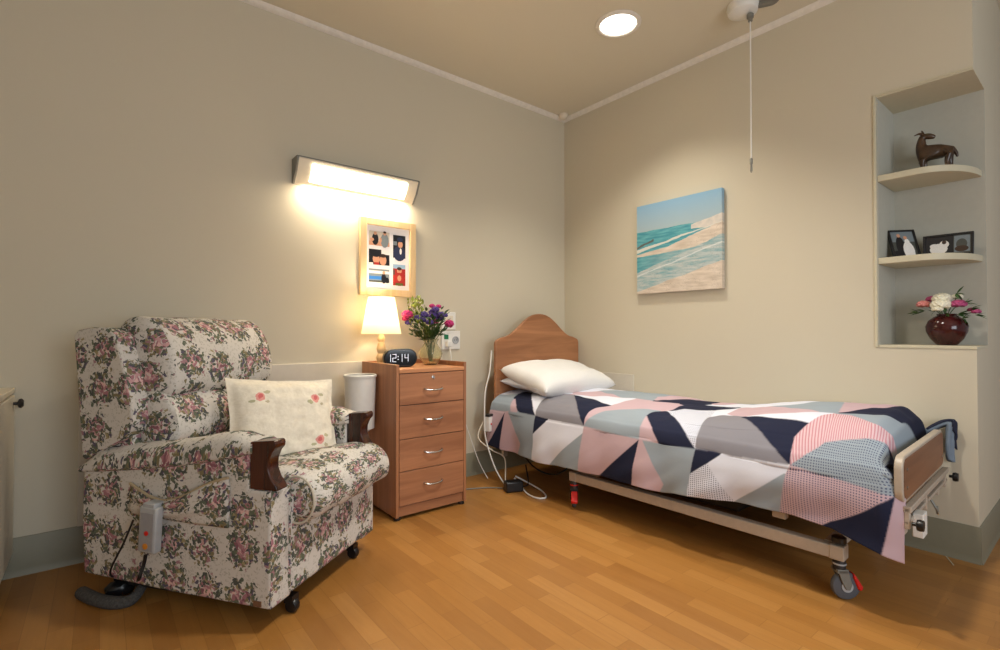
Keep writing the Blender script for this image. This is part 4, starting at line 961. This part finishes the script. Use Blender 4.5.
# hand control in the pocket, its cable, and the fleece-wrapped lump on the floor
RC = Matrix.Translation(chair.location) @ Matrix.Rotation(radians(36.87), 4, 'Z')
hc = empty('hand_control', 'silver-grey recliner hand control hanging on the armchair pocket', 'remote', (RC @ Vector((-.045, .445, .238))), radians(36.87))
hc.rotation_euler = (radians(3), radians(0), radians(36.87))
obj('body', box(B(), (-.016, -.036, 0), (.014, .036, .155)), 'silver', hc, bevel=.006)
obj('hook', prism(B(), [(-.024, .150), (.024, .150), (.024, .166), (-.024, .166)], 0, -.014, .030), 'silver', hc, bevel=.003)
obj('face_plate', box(B(), (-.0175, -.028, .008), (-.015, .028, .135)), plain('face_plate_grey', srgb(146, 146, 150), .4), hc, bevel=.001)
RX = Matrix.Rotation(-pi/2, 3, 'Y')
obj('button', lathe(B(), [(.008, 0), (.008, .003), (.003, .004)], (-.017, -.002, .068), 14, M_=RX), 'red', hc)['label'] = 'red button'
obj('button', lathe(B(), [(.010, 0), (.010, .003), (.004, .004)], (-.017, .0, .024), 14, M_=RX), plain('amber_plastic', srgb(205, 130, 40), .4), hc)['label'] = 'amber button'
L2 = lambda x, y, z: tuple(RC @ Vector((x, y, z)))
cord('cord', [L2(-.045, .462, .224), L2(-.045, .47, .19), L2(-.05, .485, .14), (-2.770, -.452, .085), (-2.775, -.47, .05)], .006, 'black', 'black cord from the hand control down to the floor')
cord('cord', [L2(-.030, .535, .33), L2(-.035, .57, .25), L2(-.035, .63, .14), (-2.84, -.44, .06)], .0035, 'black', 'thin black cord along the armchair side behind the hand control')
fl_ = tube(B(), [(-2.762, -.462, .105), (-2.775, -.505, .050), (-2.815, -.555, .020), (-2.870, -.535, .020), (-2.915, -.470, .020), (-2.945, -.405, .020), (-2.955, -.375, .018)], lambda t: .012+.010*min(1, t*2.2), 12)
tag(obj('fleece_strap', fl_, 'fleece'), 'grey fleecy strap curled on the floor beside the armchair', 'strap')
bm = B(); ball(bm, (0, 0, .032), .045, (1.0, .85, .68), 3, .25); o = obj('cable_bundle', bm, 'black'); o.location = (-2.845, -.452, 0)
tag(o, 'black cable bundle on the floor by the armchair back corner', 'cable bundle')

# rose cushion
cu = pillow('cushion', .45, .385, .13, 'cushion', 9, flat_=.5, flange=.09)
Rc = Matrix.Rotation(radians(68), 4, 'X')
cu.matrix_world = RC @ Matrix.Translation((.390, .250, .606)) @ Matrix.Rotation(radians(-29), 4, 'Z') @ Rc @ Matrix.Rotation(radians(-5), 4, 'Z')
tag(cu, 'cream square cushion printed with pink roses on the armchair seat', 'cushion')

# ------------------------------------------------------------------ niche contents
def skin_animal():
    V_ = [(0, 0, .118), (.045, 0, .122), (-.045, 0, .112), (-.055, 0, .150), (-.050, 0, .185), (-.046, 0, .212), (-.020, 0, .208), (.008, 0, .196),
          (-.048, -.016, .080), (-.046, -.018, .040), (-.047, -.018, .004), (-.048, .016, .080), (-.034, .018, .040), (-.036, .018, .004),
          (.062, -.016, .085), (.052, -.018, .050), (.062, -.018, .004), (.062, .016, .085), (.066, .018, .045), (.072, .018, .004),
          (.074, 0, .118), (.090, 0, .090), (.094, 0, .068)]
    E_ = [(0, 1), (0, 2), (2, 3), (3, 4), (4, 5), (5, 6), (6, 7), (2, 8), (8, 9), (9, 10), (2, 11), (11, 12), (12, 13), (1, 14), (14, 15), (15, 16), (1, 17), (17, 18), (18, 19), (1, 20), (20, 21), (21, 22)]
    R_ = [.033, .034, .034, .027, .022, .021, .019, .010, .017, .010, .0095, .017, .010, .0095, .019, .011, .010, .019, .011, .010, .014, .009, .005]
    me = bpy.data.meshes.new('body'); me.from_pydata(V_, E_, []); o = bpy.data.objects.new('body', me); C.collection.objects.link(o)
    sk = o.modifiers.new('skin', 'SKIN'); sk.use_smooth_shade = True
    for i, r in enumerate(R_): me.skin_vertices[0].data[i].radius = (r, r)
    me.skin_vertices[0].data[0].use_root = True
    ss = o.modifiers.new('sub', 'SUBSURF'); ss.levels = 2; ss.render_levels = 2
    me.materials.append(M['bronze']); return o
hf = empty('animal_figurine', 'brown glazed animal figurine looking back on the upper niche shelf', 'figurine', (0.17, -2.250, 1.7355), radians(-90+8))
o = skin_animal(); o.parent = hf
for s in (-1, 1):
    obj('ear', tube(B(), [(-.048, s*.010, .222), (-.064-.004*s, s*.016, .226), (-.080, s*.018, .220)] if s < 0 else [(-.044, .010, .224), (-.046, .013, .238), (-.050, .014, .250)], lambda t: .007*(1-t)+.0018, 8), 'bronze', hf)
hf.scale = (.88, .88, .88)

def niche_frame(name, w2, h2, loc, rz, lean, label, bg, items, strut=True):
    r = empty(name, label, 'photo frame', loc, rz, 'photo frames on the lower niche shelf'); r.rotation_euler = (lean, 0, rz)
    b = .009; bm = B(); box(bm, (0, 0, 0), (b, .014, h2)); box(bm, (w2-b, 0, 0), (w2, .014, h2)); box(bm, (b, 0, 0), (w2-b, .014, b)); box(bm, (b, 0, h2-b), (w2-b, .014, h2)); box(bm, (b, .008, b), (w2-b, .014, h2-b))
    obj('frame', bm, 'black', r, bevel=.0015)
    photo('photo', r, w2-2*b, h2-2*b, bg, items, (b, .006, b), None)
    if strut: obj('strut', prism(B(), [(.014, .10*h2/.14), (.055, .0), (.058, .003), (.014, .11*h2/.14)], 0, w2/2-.012, w2/2+.012), 'black', r)
    return r
# facing -x : rotate so local -y faces the room
niche_frame('photo_frame', .115, .165, (0.105, -2.112, 1.341), radians(-52), radians(-24), 'small upright black photo frame with a wedding couple, leaning on the lower niche shelf', 'e',
            [('R', 0, .6, 1, 1, 'g'), ('E', .35, .4, .2, .42, 'k'), ('E', .35, .85, .08, .07, 's'), ('E', .66, .25, .24, .36, 'w'), ('E', .66, .58, .11, .14, 'w'), ('E', .62, .76, .08, .07, 's'), ('R', 0, 0, .3, .25, 'k')])
niche_frame('photo_frame', .180, .106, (0.175, -2.203, 1.3388), radians(-90), radians(-6), 'wide black double photo frame with a white cat, on the lower niche shelf', 'e',
            [('R', 0, 0, .58, 1, 'k'), ('E', .30, .32, .2, .3, 'w'), ('E', .42, .55, .11, .2, 'w'), ('E', .42, .66, .05, .1, 'h'), ('E', .2, .5, .1, .12, 'w'), ('R', .58, 0, .62, 1, 'k'), ('R', .64, .08, .98, .95, 'g'), ('E', .8, .5, .12, .28, 'e'), ('E', .8, .25, .15, .16, 'h')], False)

vz = empty('maroon_vase', 'round dark maroon glazed vase standing on the niche ledge', 'vase', (0.14, -2.293, AZ0+.0025))
vp = [(0.034, 0.0), (0.040, 0.004), (0.060, 0.030), (0.074, 0.062), (0.076, 0.085), (0.066, 0.112), (0.046, 0.130), (0.034, 0.137), (0.036, 0.144), (0.030, 0.144), (0.028, 0.132), (.004, .128)]
obj('body', lathe(B(), vp, seg=40), 'maroon', vz)
fa = empty('flower_arrangement', 'white, pink and magenta flowers arranged in the round maroon vase', 'flowers', (0.14, -2.293, AZ0+.0025))
# local: y axis along the wall (negative = right in the picture), x towards the wall
for dy, z, col, r, dx in ((.012, .215, 'whitepetal', .034, -.02), (.010, .185, 'whitepetal', .036, -.05), (-.035, .222, 'whitepetal', .020, .02), (.078, .190, 'pinkpetal', .026, -.02), (-.048, .186, 'mauve', .028, -.04), (.055, .215, 'mauve', .022, .02), (-.105, .150, 'mauve', .016, -.03), (-.085, .160, 'mauve', .014, 0), (.02, .165, 'whitepetal', .020, -.07)):
    o = obj('flower_head', bloom(B(), (dx, dy, z), r, 30, (1, 1, .62)), col, fa); o['label'] = {'whitepetal': 'cream white rose', 'pinkpetal': 'pale pink carnation', 'mauve': 'magenta carnation'}[col]
    st = B(); stem(st, (0, 0, .12), (dx, dy, z)); obj('stem', st, 'green', fa)
lf = B()
for dy, z, k in ((.115, .152, 5), (.09, .16, 5), (-.11, .165, 6), (-.13, .135, 5), (-.075, .120, 6), (-.06, .140, 5), (-.09, .190, 5), (-.05, .235, 4), (0, .15, 4), (.05, .155, 4)):
    for i in range(k):
        leaf(lf, (rnd.uniform(-.06, -.01), dy*.8, z), (rnd.uniform(-.3, .3), dy*8+rnd.uniform(-.5, .5), rnd.uniform(-.5, .6)), rnd.uniform(.025, .045), .008)
obj('leaves', lf, 'green', fa)
